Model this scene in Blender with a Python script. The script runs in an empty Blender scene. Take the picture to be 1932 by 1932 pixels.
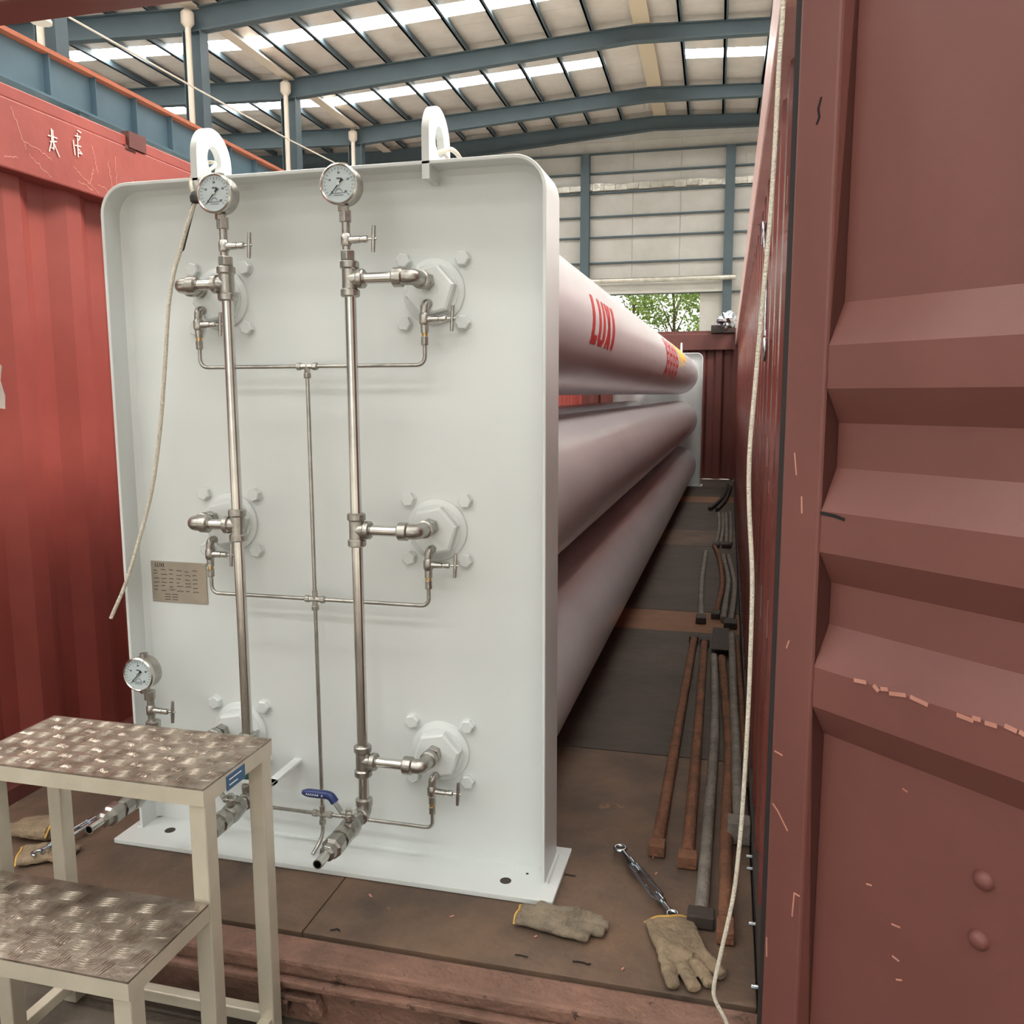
import bpy, bmesh, math, random
from mathutils import Vector, Matrix
random.seed(7)
D = bpy.data
SC = bpy.context.scene
COL = SC.collection
R = math.radians

# ------------------------------------------------------------------ camera, sky, exposure
cam_d = D.cameras.new('camera'); cam = D.objects.new('camera', cam_d); COL.objects.link(cam)
cam_d.sensor_width = 36; cam_d.sensor_fit = 'HORIZONTAL'
cam_d.lens = 36 * 1625.8 / 1932
cam_d.clip_start = 0.05; cam_d.clip_end = 300
CAM = Vector((1.7556, -2.1606, 1.35))
_a, _b, _c = R(-14.4173), R(-7.7632), R(-0.1624)
_fw = Vector((math.sin(_a) * math.cos(_b), math.cos(_a) * math.cos(_b), math.sin(_b)))
_rt = Vector((math.cos(_a), -math.sin(_a), 0)); _up = _rt.cross(_fw)
_r2 = _rt * math.cos(_c) + _up * math.sin(_c); _u2 = -_rt * math.sin(_c) + _up * math.cos(_c)
_m = Matrix((_r2, _u2, -_fw)).transposed().to_4x4(); _m.translation = CAM
cam.matrix_world = _m
SC.camera = cam

world = D.worlds.new('sky'); SC.world = world; world.use_nodes = True
bg = world.node_tree.nodes['Background']
bg.inputs['Color'].default_value = (1.0, 0.985, 0.95, 1); bg.inputs['Strength'].default_value = 2.6
SKYLIGHT = 27.0
# added area lamp standing in for steep roof daylight on the left wall
al = D.lights.new('daylight_stand_in', 'AREA'); al.shape = 'RECTANGLE'; al.size = 3.6; al.size_y = 5.0; al.energy = 5600; al.color = (1.0, 0.94, 0.88)
alo = D.objects.new('daylight_stand_in', al); COL.objects.link(alo); alo.location = (8.0, 3.6, 12.45)
alo.rotation_euler = (Vector((-0.4, 0.6, 1.6)) - Vector(alo.location)).to_track_quat('-Z', 'Y').to_euler()
vs = SC.view_settings
vs.view_transform = 'Standard'; vs.look = 'None'; vs.gamma = 1.0; vs.use_curve_mapping = False
vs.exposure = -0.5

# ------------------------------------------------------------------ materials
def lin(r, g, b):
    f = lambda v: (v / 255 / 12.92) if v / 255 <= 0.04045 else ((v / 255 + 0.055) / 1.055) ** 2.4
    return (f(r), f(g), f(b), 1)

def mat(name, c, c2=None, rough=0.5, metal=0.0, scale=6.0, bump=0.0, bscale=60.0, chips=None, cscale=9.0, cthr=0.7,
        emit=0.0, stretch=(1, 1, 1), mixlo=0.35, mixhi=0.7, spec=0.5, rough2=None):
    m = D.materials.new(name); m.use_nodes = True
    nt = m.node_tree; n = nt.nodes; l = nt.links
    p = n['Principled BSDF']
    p.inputs['Roughness'].default_value = rough; p.inputs['Metallic'].default_value = metal
    p.inputs['Specular IOR Level'].default_value = spec
    p.inputs['Base Color'].default_value = c
    tc = n.new('ShaderNodeNewGeometry'); mp = n.new('ShaderNodeMapping'); mp.inputs['Scale'].default_value = stretch
    l.new(tc.outputs['Position'], mp.inputs['Vector'])
    out = None
    if c2:
        nz = n.new('ShaderNodeTexNoise'); nz.inputs['Scale'].default_value = scale; nz.inputs['Detail'].default_value = 6
        nz.inputs['Roughness'].default_value = 0.65
        l.new(mp.outputs[0], nz.inputs['Vector'])
        mr = n.new('ShaderNodeMapRange'); mr.inputs['From Min'].default_value = mixlo; mr.inputs['From Max'].default_value = mixhi
        l.new(nz.outputs['Fac'], mr.inputs['Value'])
        mx = n.new('ShaderNodeMix'); mx.data_type = 'RGBA'
        mx.inputs['A'].default_value = c; mx.inputs['B'].default_value = c2
        l.new(mr.outputs[0], mx.inputs['Factor']); out = mx.outputs['Result']
        if rough2 is not None:
            rr = n.new('ShaderNodeMapRange'); rr.inputs['To Min'].default_value = rough; rr.inputs['To Max'].default_value = rough2
            l.new(mr.outputs[0], rr.inputs['Value']); l.new(rr.outputs[0], p.inputs['Roughness'])
    if chips:
        nz = n.new('ShaderNodeTexNoise'); nz.inputs['Scale'].default_value = cscale; nz.inputs['Detail'].default_value = 8
        nz.inputs['Roughness'].default_value = 0.75
        l.new(tc.outputs['Position'], nz.inputs['Vector'])
        mr = n.new('ShaderNodeMapRange'); mr.inputs['From Min'].default_value = cthr; mr.inputs['From Max'].default_value = cthr + 0.03
        l.new(nz.outputs['Fac'], mr.inputs['Value'])
        mx = n.new('ShaderNodeMix'); mx.data_type = 'RGBA'
        mx.inputs['A'].default_value = c; mx.inputs['B'].default_value = chips
        if out: l.new(out, mx.inputs['A'])
        l.new(mr.outputs[0], mx.inputs['Factor']); out = mx.outputs['Result']
    if out: l.new(out, p.inputs['Base Color'])
    if bump:
        nz = n.new('ShaderNodeTexNoise'); nz.inputs['Scale'].default_value = bscale; nz.inputs['Detail'].default_value = 4
        l.new(mp.outputs[0], nz.inputs['Vector'])
        b = n.new('ShaderNodeBump'); b.inputs['Strength'].default_value = bump; b.inputs['Distance'].default_value = 0.02
        l.new(nz.outputs['Fac'], b.inputs['Height']); l.new(b.outputs[0], p.inputs['Normal'])
    if emit:
        p.inputs['Emission Color'].default_value = c; p.inputs['Emission Strength'].default_value = emit
    return m

M = {}
M['red'] = mat('red_container_paint', lin(148, 70, 62), lin(130, 60, 54), 0.42, 0, 2.2, 0.12, 5, lin(96, 52, 42), 14, 0.73)
M['red_rail'] = mat('red_rail_paint', lin(152, 76, 68), lin(134, 64, 58), 0.45, 0, 3, 0.2, 9, lin(196, 140, 125), 17, 0.725)
M['red_door'] = mat('red_door_paint', lin(120, 74, 68), lin(112, 68, 62), 0.5, 0, 2.5, 0.05, 4)
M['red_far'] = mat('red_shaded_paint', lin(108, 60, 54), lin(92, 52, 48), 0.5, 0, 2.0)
M['red_right'] = mat('red_scuffed_paint', lin(132, 72, 65), lin(112, 60, 55), 0.2, 0, 3.0, 0.25, 12, lin(186, 150, 140), 20, 0.72)
M['rust'] = mat('rusty_sill_steel', lin(132, 98, 84), lin(98, 74, 62), 0.75, 0, 6, 0.6, 40, lin(74, 54, 46), 14, 0.60)
M['rail_pale'] = mat('scuffed_glare_rail', lin(230, 192, 182), lin(206, 158, 148), 0.3, 0, 3, 0.35, 8, lin(120, 72, 66), 5, 0.62)  # worn pale paint, with overhead glare put into the colour too
M['chip'] = mat('bare_paint_chip', lin(206, 150, 136), lin(180, 122, 108), 0.6)
M['chalk'] = mat('chalk', lin(236, 214, 205), None, 0.9)
M['gasket'] = mat('black_rubber', lin(42, 36, 36), None, 0.7)
M['white'] = mat('white_gloss_paint', lin(216, 220, 219), lin(211, 217, 216), 0.3, 0, 1.5, 0.02, 3)
M['tube'] = mat('white_cylinder_paint', lin(204, 201, 203), lin(196, 193, 196), 0.2, 0, 1.5, 0.015, 3)
M['steel'] = mat('stainless_steel', lin(214, 213, 209), lin(196, 195, 190), 0.2, 1.0, 14)
M['steel_d'] = mat('dull_stainless', lin(186, 184, 178), lin(158, 155, 149), 0.32, 1.0, 30, 0.1, 60)
M['steel_b'] = mat('bright_zinc', lin(198, 206, 212), lin(160, 168, 176), 0.25, 1.0, 40)
M['brass'] = mat('brass_ferrule', lin(206, 172, 110), None, 0.35, 0.9)
M['dark'] = mat('dark_opening', lin(28, 26, 25), None, 0.9)
M['dial'] = mat('gauge_dial_white', lin(182, 194, 197), None, 0.5)
M['glass'] = mat('gauge_rim_steel', lin(205, 203, 198), None, 0.22, 1.0)
M['black'] = mat('black_print', lin(30, 30, 32), None, 0.6)
M['blue'] = mat('blue_vinyl', lin(36, 56, 112), lin(30, 46, 96), 0.35, 0, 30)
M['bluesticker'] = mat('blue_sticker', lin(52, 88, 124), None, 0.4)
M['whiteprint'] = mat('white_print', lin(235, 238, 240), None, 0.5)
M['redprint'] = mat('red_lettering_paint', lin(178, 44, 48), None, 0.3)
M['yellowprint'] = mat('yellow_paint', lin(238, 196, 92), lin(232, 178, 70), 0.3)
M['green'] = mat('dark_green_paint', lin(30, 78, 66), None, 0.45)
M['plate_metal'] = mat('brushed_nameplate', lin(176, 166, 152), lin(160, 150, 138), 0.45, 0.6, 8)
M['alu'] = mat('ladder_aluminium', lin(208, 201, 184), lin(190, 183, 166), 0.4, 0.3, 5, 0.08, 20)
M['alu_tread'] = mat('worn_tread_plate', lin(168, 158, 146), lin(112, 98, 86), 0.38, 0.75, 16, 0.25, 40, lin(232, 222, 205), 26, 0.70)
M['ply'] = mat('worn_plywood', lin(116, 92, 74), lin(76, 64, 56), 0.72, 0, 3.2, 0.4, 14, lin(134, 104, 80), 6, 0.64)
M['ply2'] = mat('dark_plywood', lin(84, 72, 62), lin(60, 53, 48), 0.72, 0, 3, 0.35, 14, lin(112, 84, 66), 8, 0.68)
M['ply_new'] = mat('brown_plywood_strip', lin(140, 98, 70), lin(118, 84, 62), 0.72, 0, 5, 0.3, 14)
M['glove'] = mat('tan_suede_leather', lin(150, 132, 108), lin(118, 104, 86), 0.95, 0, 22, 0.6, 60, None)
M['glove2'] = mat('grey_suede_leather', lin(138, 126, 108), lin(104, 94, 82), 0.95, 0, 22, 0.6, 60, None)
M['piping'] = mat('yellow_cuff_piping', lin(206, 164, 84), None, 0.8)
M['rod_rust'] = mat('rusty_rod', lin(138, 92, 66), lin(98, 70, 54), 0.8, 0, 14, 0.5, 60, lin(170, 120, 86), 22, 0.66)
M['rod_grey'] = mat('grey_rod', lin(142, 136, 128), lin(104, 98, 92), 0.7, 0, 14, 0.4, 60)
M['rod_dark'] = mat('dark_cap_steel', lin(66, 56, 50), lin(48, 42, 40), 0.7, 0, 20)
M['rope'] = mat('white_nylon_rope', lin(226, 220, 204), lin(205, 198, 182), 0.85, 0, 90, 0.5, 220)
M['tape'] = mat('black_tape', lin(40, 38, 36), None, 0.6)
M['hall_blue'] = mat('blue_hall_steel', lin(86, 101, 108), lin(78, 92, 100), 0.55, 0, 0.6)
M['hall_beam'] = mat('blue_crane_beam', lin(92, 116, 130), lin(80, 104, 118), 0.4, 0, 0.5)
M['orange'] = mat('orange_rail', lin(196, 116, 86), lin(176, 102, 76), 0.6, 0, 2)
M['foil'] = mat('roof_foil_insulation', lin(238, 228, 220), lin(222, 210, 200), 0.4, 0.1, 0.9, 0.6, 2.4)
M['foil2'] = mat('wall_foil_insulation', lin(206, 202, 196), lin(188, 184, 176), 0.5, 0.05, 0.6, 0.4, 1.6)
M['foil_b'] = mat('bright_foil', lin(222, 218, 208), lin(180, 172, 160), 0.3, 0.6, 2.5, 0.8, 5)
M['cream'] = mat('cream_ridge_sheet', lin(214, 196, 170), None, 0.6)
M['pipe_w'] = mat('white_downpipe', lin(220, 206, 190), None, 0.5)
M['concrete'] = mat('dark_concrete', lin(206, 200, 190), lin(186, 180, 170), 0.7, 0, 3, 0.3, 20)
M['shade_ground'] = mat('shade_dark_ground', lin(92, 82, 72), lin(62, 55, 50), 0.85, 0, 3, 0.4, 20)  # brown ground tone darkened by painted-in shade
M['outside'] = mat('outdoor_ground', lin(150, 150, 130), lin(120, 130, 100), 0.9, 0, 0.5)
M['leaf'] = mat('green_leaves', lin(128, 160, 84), lin(172, 190, 110), 0.6, 0, 1.2)
M['bark'] = mat('bark', lin(110, 96, 80), None, 0.9)
M['skylight'] = mat('translucent_skylight_sheet', (1.0, 1.0, 0.955, 1), None, 0.6, emit=SKYLIGHT)
M['lamp'] = mat('lamp_shade', lin(220, 214, 204), None, 0.5)

# ------------------------------------------------------------------ mesh helpers
def nb(): return bmesh.new()

def add_box(bm, x0, x1, y0, y1, z0, z1, T=None):
    v = [Vector((x, y, z)) for x in (x0, x1) for y in (y0, y1) for z in (z0, z1)]
    if T: v = [T(p) for p in v]
    b = [bm.verts.new(p) for p in v]
    for f in ((0, 1, 3, 2), (4, 6, 7, 5), (0, 4, 5, 1), (2, 3, 7, 6), (0, 2, 6, 4), (1, 5, 7, 3)):
        bm.faces.new([b[i] for i in f])

def frame_of(d):
    d = d.normalized(); h = Vector((0, 0, 1)) if abs(d.z) < 0.9 else Vector((1, 0, 0))
    u = d.cross(h).normalized(); return u, d.cross(u).normalized()

def add_cyl(bm, p0, p1, r0, r1=None, n=14, caps=True, phase=0.0):
    p0 = Vector(p0); p1 = Vector(p1); r1 = r0 if r1 is None else r1
    u, w = frame_of(p1 - p0)
    ra = []; rb = []
    for i in range(n):
        t = 2 * math.pi * i / n + phase; d = u * math.cos(t) + w * math.sin(t)
        ra.append(bm.verts.new(p0 + d * r0)); rb.append(bm.verts.new(p1 + d * r1))
    for i in range(n):
        j = (i + 1) % n; bm.faces.new([ra[i], ra[j], rb[j], rb[i]])
    if caps: bm.faces.new(ra[::-1]); bm.faces.new(rb)

def add_lathe(bm, o, ax, prof, n=20, phase=0.0):
    o = Vector(o); ax = Vector(ax).normalized(); u, w = frame_of(ax); rings = []
    for r, h in prof:
        if r < 1e-6: rings.append([bm.verts.new(o + ax * h)])
        else: rings.append([bm.verts.new(o + ax * h + (u * math.cos(2 * math.pi * i / n + phase) + w * math.sin(2 * math.pi * i / n + phase)) * r) for i in range(n)])
    for a, b in zip(rings, rings[1:]):
        for i in range(n):
            j = (i + 1) % n
            if len(a) == 1 and len(b) == 1: continue
            if len(a) == 1: bm.faces.new([a[0], b[j], b[i]])
            elif len(b) == 1: bm.faces.new([a[i], a[j], b[0]])
            else: bm.faces.new([a[i], a[j], b[j], b[i]])
    if len(rings[0]) > 1: bm.faces.new(rings[0][::-1])
    if len(rings[-1]) > 1: bm.faces.new(rings[-1])

def add_tube(bm, pts, r, n=10, flat=None):
    pts = [Vector(p) for p in pts]; rad = r if isinstance(r, (list, tuple)) else [r] * len(pts)
    prev = None; rings = []
    for i, p in enumerate(pts):
        d = (pts[min(i + 1, len(pts) - 1)] - pts[max(i - 1, 0)]).normalized()
        if prev is None: u, w = frame_of(d)
        else:
            u = (prev - d * prev.dot(d)).normalized(); w = d.cross(u)
        prev = u
        ring = []
        for k in range(n):
            t = 2 * math.pi * k / n; o = (u * math.cos(t) + w * math.sin(t)) * rad[i]
            if flat: o.z *= flat
            ring.append(bm.verts.new(p + o))
        rings.append(ring)
    for a, b in zip(rings, rings[1:]):
        for k in range(n):
            j = (k + 1) % n; bm.faces.new([a[k], a[j], b[j], b[k]])
    bm.faces.new(rings[0][::-1]); bm.faces.new(rings[-1])

def fillet(pts, rad=0.03, seg=6):
    pts = [Vector(p) for p in pts]; out = [pts[0]]
    for a, b, c in zip(pts, pts[1:], pts[2:]):
        d1 = (a - b); d2 = (c - b); rr = min(rad, d1.length * 0.49, d2.length * 0.49)
        p = b + d1.normalized() * rr; q = b + d2.normalized() * rr
        for k in range(seg + 1):
            t = k / seg; out.append(p * (1 - t) ** 2 + b * 2 * t * (1 - t) + q * t * t)
    out.append(pts[-1]); return out

def smooth_path(pts, sub=6):
    P = [Vector(p) for p in pts]; P = [P[0] * 2 - P[1]] + P + [P[-1] * 2 - P[-2]]; out = []
    for i in range(1, len(P) - 2):
        for k in range(sub):
            t = k / sub; a, b, c, d = P[i - 1], P[i], P[i + 1], P[i + 2]
            out.append(0.5 * ((2 * b) + (c - a) * t + (2 * a - 5 * b + 4 * c - d) * t * t + (3 * b - a - 3 * c + d) * t ** 3))
    out.append(P[-2]); return out

def add_poly(bm, pts, ext):
    """prism: polygon points extruded by vector ext"""
    a = [bm.verts.new(Vector(p)) for p in pts]; b = [bm.verts.new(Vector(p) + Vector(ext)) for p in pts]
    n = len(a)
    bm.faces.new(a[::-1]); bm.faces.new(b)
    for i in range(n):
        j = (i + 1) % n; bm.faces.new([a[i], a[j], b[j], b[i]])

def wloc(o):
    v = Vector((0, 0, 0))
    while o is not None: v += o.location; o = o.parent
    return v

def link(name, me, m, parent=None, loc=None, kind=None, label=None):
    o = D.objects.new(name, me); COL.objects.link(o)
    if m is not None and not me.materials: me.materials.append(m)
    if parent is not None: o.parent = parent
    if loc is not None: o.location = loc
    if kind: o['kind'] = kind
    if label: o['label'] = label
    return o

def obj(name, bm, m, parent=None, smooth=None, bevel=0.0, kind=None, label=None, T=None, seg=2):
    """one mesh object from world-space geometry, placed under its parent"""
    if T:
        for v in bm.verts: v.co = T(v.co)
    w = wloc(parent) if parent is not None else Vector((0, 0, 0))
    if w.length > 0: bmesh.ops.translate(bm, verts=bm.verts, vec=-w)
    bmesh.ops.recalc_face_normals(bm, faces=bm.faces)
    me = D.meshes.new(name); bm.to_mesh(me); bm.free()
    if smooth:
        for p in me.polygons: p.use_smooth = True
        me.set_sharp_from_angle(angle=R(smooth))
    o = link(name, me, M[m] if isinstance(m, str) else m, parent, None, kind, label)
    if bevel:
        b = o.modifiers.new('bevel', 'BEVEL'); b.width = bevel; b.segments = seg; b.limit_method = 'ANGLE'; b.angle_limit = R(40)
    return o

def tag(o, label, cat, group=None):
    o['label'] = label; o['category'] = cat
    if group: o['group'] = group
    return o

def thing(name, label, cat, loc, group=None):
    o = D.objects.new(name, None); COL.objects.link(o); o.location = loc; o.empty_display_size = 0.1
    return tag(o, label, cat, group)

def struct(name, label=None):
    o = D.objects.new(name, None); COL.objects.link(o); o['kind'] = 'structure'
    if label: o['label'] = label
    return o

def box(name, m, parent, *a, bevel=0.0, T=None, label=None, kind=None):
    bm = nb(); add_box(bm, *a); return obj(name, bm, m, parent, bevel=bevel, T=T, label=label, kind=kind)

# ================================================================== WORKSHOP HALL
HT = R(1.194); HO = Vector((1.75, -2.16, 0))
def Hh(p):
    c, s = math.cos(HT), math.sin(HT)
    return Vector((HO.x + p[0] * c - p[1] * s, HO.y + p[0] * s + p[1] * c, p[2]))

XV, XR, XE = -15.457, -2.946, 9.6
FR = [24.56 + 6 * i for i in range(-8, 3)]          # frame positions along the hall
YEND = 40.5
ROOF_V, ROOF_R = 13.0, 13.68
def roof_z(x):
    if x < XV: return ROOF_V + (XV - x) * 0.028
    if x <= XR: return ROOF_V + (ROOF_R - ROOF_V) * (x - XV) / (XR - XV)
    return ROOF_R - (x - XR) * 0.05

ground = box('floor', 'concrete', None, -32, 14, -26, YEND, -0.6, -0.17, T=Hh); ground['kind'] = 'structure'
gp = box('floor_shade_patch', 'shade_ground', None, -4.0, 4.0, -4.5, -0.2, -0.19, -0.1685); gp['kind'] = 'structure'  # dark brown ground slab, shade under the ladder put into its colour
ceil = struct('ceiling')
xs_p = [XR - 1.45 * k for k in range(0, 9)] + [XV]
xs_l = [XV - 1.45 * k for k in range(1, 11)]
xs_r = [XR + 1.45 * k for k in range(1, 9)]
allx = sorted(set(xs_l + xs_p + xs_r))
for x in allx:                                       # purlins run the length of the hall
    bm = nb(); z = roof_z(x) - 0.03
    add_box(bm, x - 0.035, x + 0.035, -24, YEND, z - 0.22, z)
    add_box(bm, x - 0.035, x + 0.1, -24, YEND, z - 0.22, z - 0.205)
    obj('purlin', bm, 'hall_blue', ceil, T=Hh)
bays = list(zip(FR, FR[1:])) + [(FR[-1], YEND)]
for (ya, yb) in bays:
    for xa, xb in zip(allx, allx[1:]):
        za, zb = roof_z(xa), roof_z(xb)
        near_ridge = abs((xa + xb) / 2 - XR) < 1.5
        sky = not near_ridge and yb - ya > 5 and xb - xa > 0.4
        segs = [(ya, ya + 2.88, 0), (ya + 2.88, ya + 3.74, 1), (ya + 3.74, yb, 0)] if sky else [(ya, yb, 0)]
        for (y0, y1, s) in segs:
            bm = nb()
            n = 1 if s else 3
            for k in range(n):
                t0 = y0 + (y1 - y0) * k / n + (0.01 if n > 1 else 0); t1 = y0 + (y1 - y0) * (k + 1) / n
                v = [bm.verts.new(p) for p in ((xa, t0, za), (xb, t0, zb), (xb, t1, zb), (xa, t1, za), (xa, t0, za + .05), (xb, t0, zb + .05), (xb, t1, zb + .05), (xa, t1, za + .05))]
                for f in ((0, 3, 2, 1), (4, 5, 6, 7), (0, 1, 5, 4), (1, 2, 6, 5), (2, 3, 7, 6), (3, 0, 4, 7)): bm.faces.new([v[i] for i in f])
            obj('skylight_panel' if s else 'roof_panel', bm, 'skylight' if s else 'foil', ceil, T=Hh)
def rafter(y, xa, za_b, za_t, xb, zb_b, zb_t):
    bm = nb()
    for (w, a0, a1, b0, b1) in ((0.02, za_b, za_t, zb_b, zb_t), (0.15, za_b, za_b + .03, zb_b, zb_b + .03), (0.15, za_t - .03, za_t, zb_t - .03, zb_t)):
        v = [bm.verts.new(p) for p in ((xa, y - w, a0), (xa, y + w, a0), (xa, y + w, a1), (xa, y - w, a1), (xb, y - w, b0), (xb, y + w, b0), (xb, y + w, b1), (xb, y - w, b1))]
        for f in ((0, 1, 2, 3), (7, 6, 5, 4), (0, 4, 5, 1), (1, 5, 6, 2), (2, 6, 7, 3), (3, 7, 4, 0)): bm.faces.new([v[i] for i in f])
    obj('rafter', bm, 'hall_blue', ceil, T=Hh)
for y in FR + [YEND - 0.25]:
    dz = 0 if y < YEND - 1 else -0.05
    rafter(y, XV, 12.06 + dz, 12.75, XR, 12.9 + dz, 13.42)
    rafter(y, XR, 12.9 + dz, 13.42, XE + 3, 12.45 + dz, 12.8)
    rafter(y, XV, 12.06 + dz, 12.75, XV - 14.5, 12.5, 13.15)
box('ridge_sheet', 'cream', ceil, XR - 0.05, XR + 0.5, -24, YEND, 13.42, 13.47, T=Hh)
box('valley_gutter', 'pipe_w', ceil, XV - 0.2, XV + 0.2, -24, YEND, 12.72, 12.78, T=Hh)

# columns along the valley with downpipes
ords = ['nearest of the row, cut by the container header', 'second of the row, behind the left lifting lug', 'third of the row, above the left gauge', 'fourth of the row, shortest in view']
for i, y in enumerate([FR[7], FR[8], FR[9], FR[10]]):
    b = Hh((XV, y, -0.17))
    t = thing('steel_column', 'blue steel hall column with a white downpipe, ' + ords[i], 'column', b, 'valley columns with downpipes')
    bm = nb()
    add_box(bm, XV - 0.3, XV - 0.275, y - 0.2, y + 0.2, -0.17, 12.1); add_box(bm, XV + 0.275, XV + 0.3, y - 0.2, y + 0.2, -0.17, 12.1)
    add_box(bm, XV - 0.275, XV + 0.275, y - 0.02, y + 0.02, -0.17, 12.1)
    obj('column_shaft', bm, 'hall_blue', t, T=Hh)
    bm = nb(); add_cyl(bm, (XV - 0.02, y - 0.32, -0.17), (XV - 0.02, y - 0.32, 12.1), 0.085, n=12)
    add_lathe(bm, (XV - 0.02, y - 0.32, 12.1), (0, 0, 1), [(0.09, 0), (0.19, 0.12), (0.19, 0.42), (0.1, 0.5)], 12)
    obj('downpipe', bm, 'pipe_w', t, T=Hh, smooth=40)

# crane runway beam
XC = -14.857
t = thing('crane_beam', 'long blue crane runway beam with an orange rail along the hall columns', 'beam', Hh((XC, -10, 8.0)))
bm = nb(); add_box(bm, XC - 0.02, XC + 0.02, -10, YEND - .5, 8.0, 8.95); obj('web', bm, 'hall_beam', t, T=Hh)
box('bottom_flange', 'hall_beam', t, XC - 0.2, XC + 0.2, -10, YEND - .5, 7.95, 8.0, T=Hh)
box('top_flange', 'orange', t, XC - 0.22, XC + 0.22, -10, YEND - .5, 8.9, 8.96, T=Hh)
box('rail', 'orange', t, XC - 0.06, XC + 0.06, -10, YEND - .5, 8.96, 9.08, T=Hh)
y = -8.0
while y < YEND - 1:
    box('stiffener', 'hall_beam', t, XC + 0.02, XC + 0.18, y - 0.012, y + 0.012, 8.0, 8.9, T=Hh); y += 1.5
for y in FR[7:]:
    box('bracket', 'hall_blue', t, XC - 0.6, XC + 0.15, y - 0.15, y + 0.15, 7.5, 7.95, T=Hh)

# far end wall
wf = struct('wall_far')
cols = [-24.9, -18.6, -12.3, -6.0, 0.35, 6.7]
girts = [4.2, 5.9, 7.32, 8.46, 9.36, 10.4, 11.25, 12.1, 12.75]
for x in cols:
    bm = nb(); zt = 12.0
    add_box(bm, x - 0.2, x + 0.2, YEND - 0.42, YEND - 0.39, -0.17, zt); add_box(bm, x - 0.2, x + 0.2, YEND - 0.13, YEND - 0.1, -0.17, zt); add_box(bm, x - .02, x + .02, YEND - 0.4, YEND - 0.1, -0.17, zt)
    obj('column', bm, 'hall_blue', wf, T=Hh)
for z in girts[1:]:
    bm = nb(); add_box(bm, -30, 12.5, YEND - 0.12, YEND + 0.02, z - 0.07, z + 0.0); obj('girt', bm, 'hall_blue', wf, T=Hh)
xs_w = [-30, -26.9]
for a, b in zip(cols, cols[1:]): xs_w += [a, a + (b - a) / 3, a + 2 * (b - a) / 3]
xs_w = sorted(xs_w + [6.7, 9, 12.5])
zs_w = [-0.17, 2.0, 4.2] + girts[1:]
for za, zb in zip(zs_w, zs_w[1:]):
    for xa, xb in zip(xs_w, xs_w[1:]):
        xm = (xa + xb) / 2
        if -5.9 < xm < 0.3 and za < 5.8: continue
        if abs(za - 5.9) < .1 and -8.2 < xm < -6: continue
        m_ = 'foil_b' if (abs(za - 9.9) < .1 and False) else 'foil2'
        bm = nb(); add_box(bm, xa + 0.008, xb - 0.008, YEND + 0.02, YEND + 0.07, za + 0.0, zb - 0.075); obj('wall_panel', bm, m_, wf, T=Hh)
for (xa, xb, za, zb) in ((-30, -6.0, -.17, 14.2), (0.15, 12.5, -.17, 14.2), (-6.0, .15, 5.88, 14.2)):
    bm = nb(); add_box(bm, xa, xb, YEND + 0.075, YEND + 0.1, za, zb); obj('outer_sheet', bm, 'foil2', wf, T=Hh)
bm = nb(); add_box(bm, -30, 12.5, YEND - 0.15, YEND + 0.05, 12.55, 14.2); obj('gable_panel', bm, 'foil2', wf, T=Hh)
for z in (10.3,):
    bm = nb()
    for k in range(40):
        x = -14 + k * 0.52; add_box(bm, x, x + 0.5, YEND - 0.16 - random.uniform(0, .05), YEND - 0.13, z + random.uniform(.12, .18), z + 0.42 + random.uniform(-.05, .05))
    obj('loose_foil', bm, 'foil_b', wf, T=Hh, kind='stuff')
box('jamb_panel', 'foil2', wf, -0.82, 0.15, YEND + 0.0, YEND + 0.06, -0.17, 5.9, T=Hh)
bm = nb(); add_cyl(bm, (-6.2, YEND - 0.6, 6.42), (0.7, YEND - 0.6, 6.42), 0.11, n=14); obj('roller_tube', bm, 'foil_b', wf, T=Hh, smooth=40)
bm = nb(); add_box(bm, -6.0, 0.2, YEND - 0.35, YEND - 0.05, 5.86, 6.26); obj('door_header', bm, 'foil2', wf, T=Hh)
ws = box('wall_side', 'hall_blue', None, -30.3, -30, -24, YEND, -0.17, 14.2, T=Hh); ws['kind'] = 'structure'
wre = struct('wall_rear')                            # behind the camera: hall gable with an open gate
for (xa, xb, za, zb) in ((-30, -11, -.17, 14.2), (5, 12.5, -.17, 14.2), (-11, 5, 7.0, 14.2)):
    box('rear_panel', 'foil2', wre, xa, xb, -24.3, -24.0, za, zb, T=Hh)
wr = box('wall_side_east', 'foil2', None, 12.5, 12.8, -24, YEND, -0.17, 14.2, T=Hh); wr['kind'] = 'structure'

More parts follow.
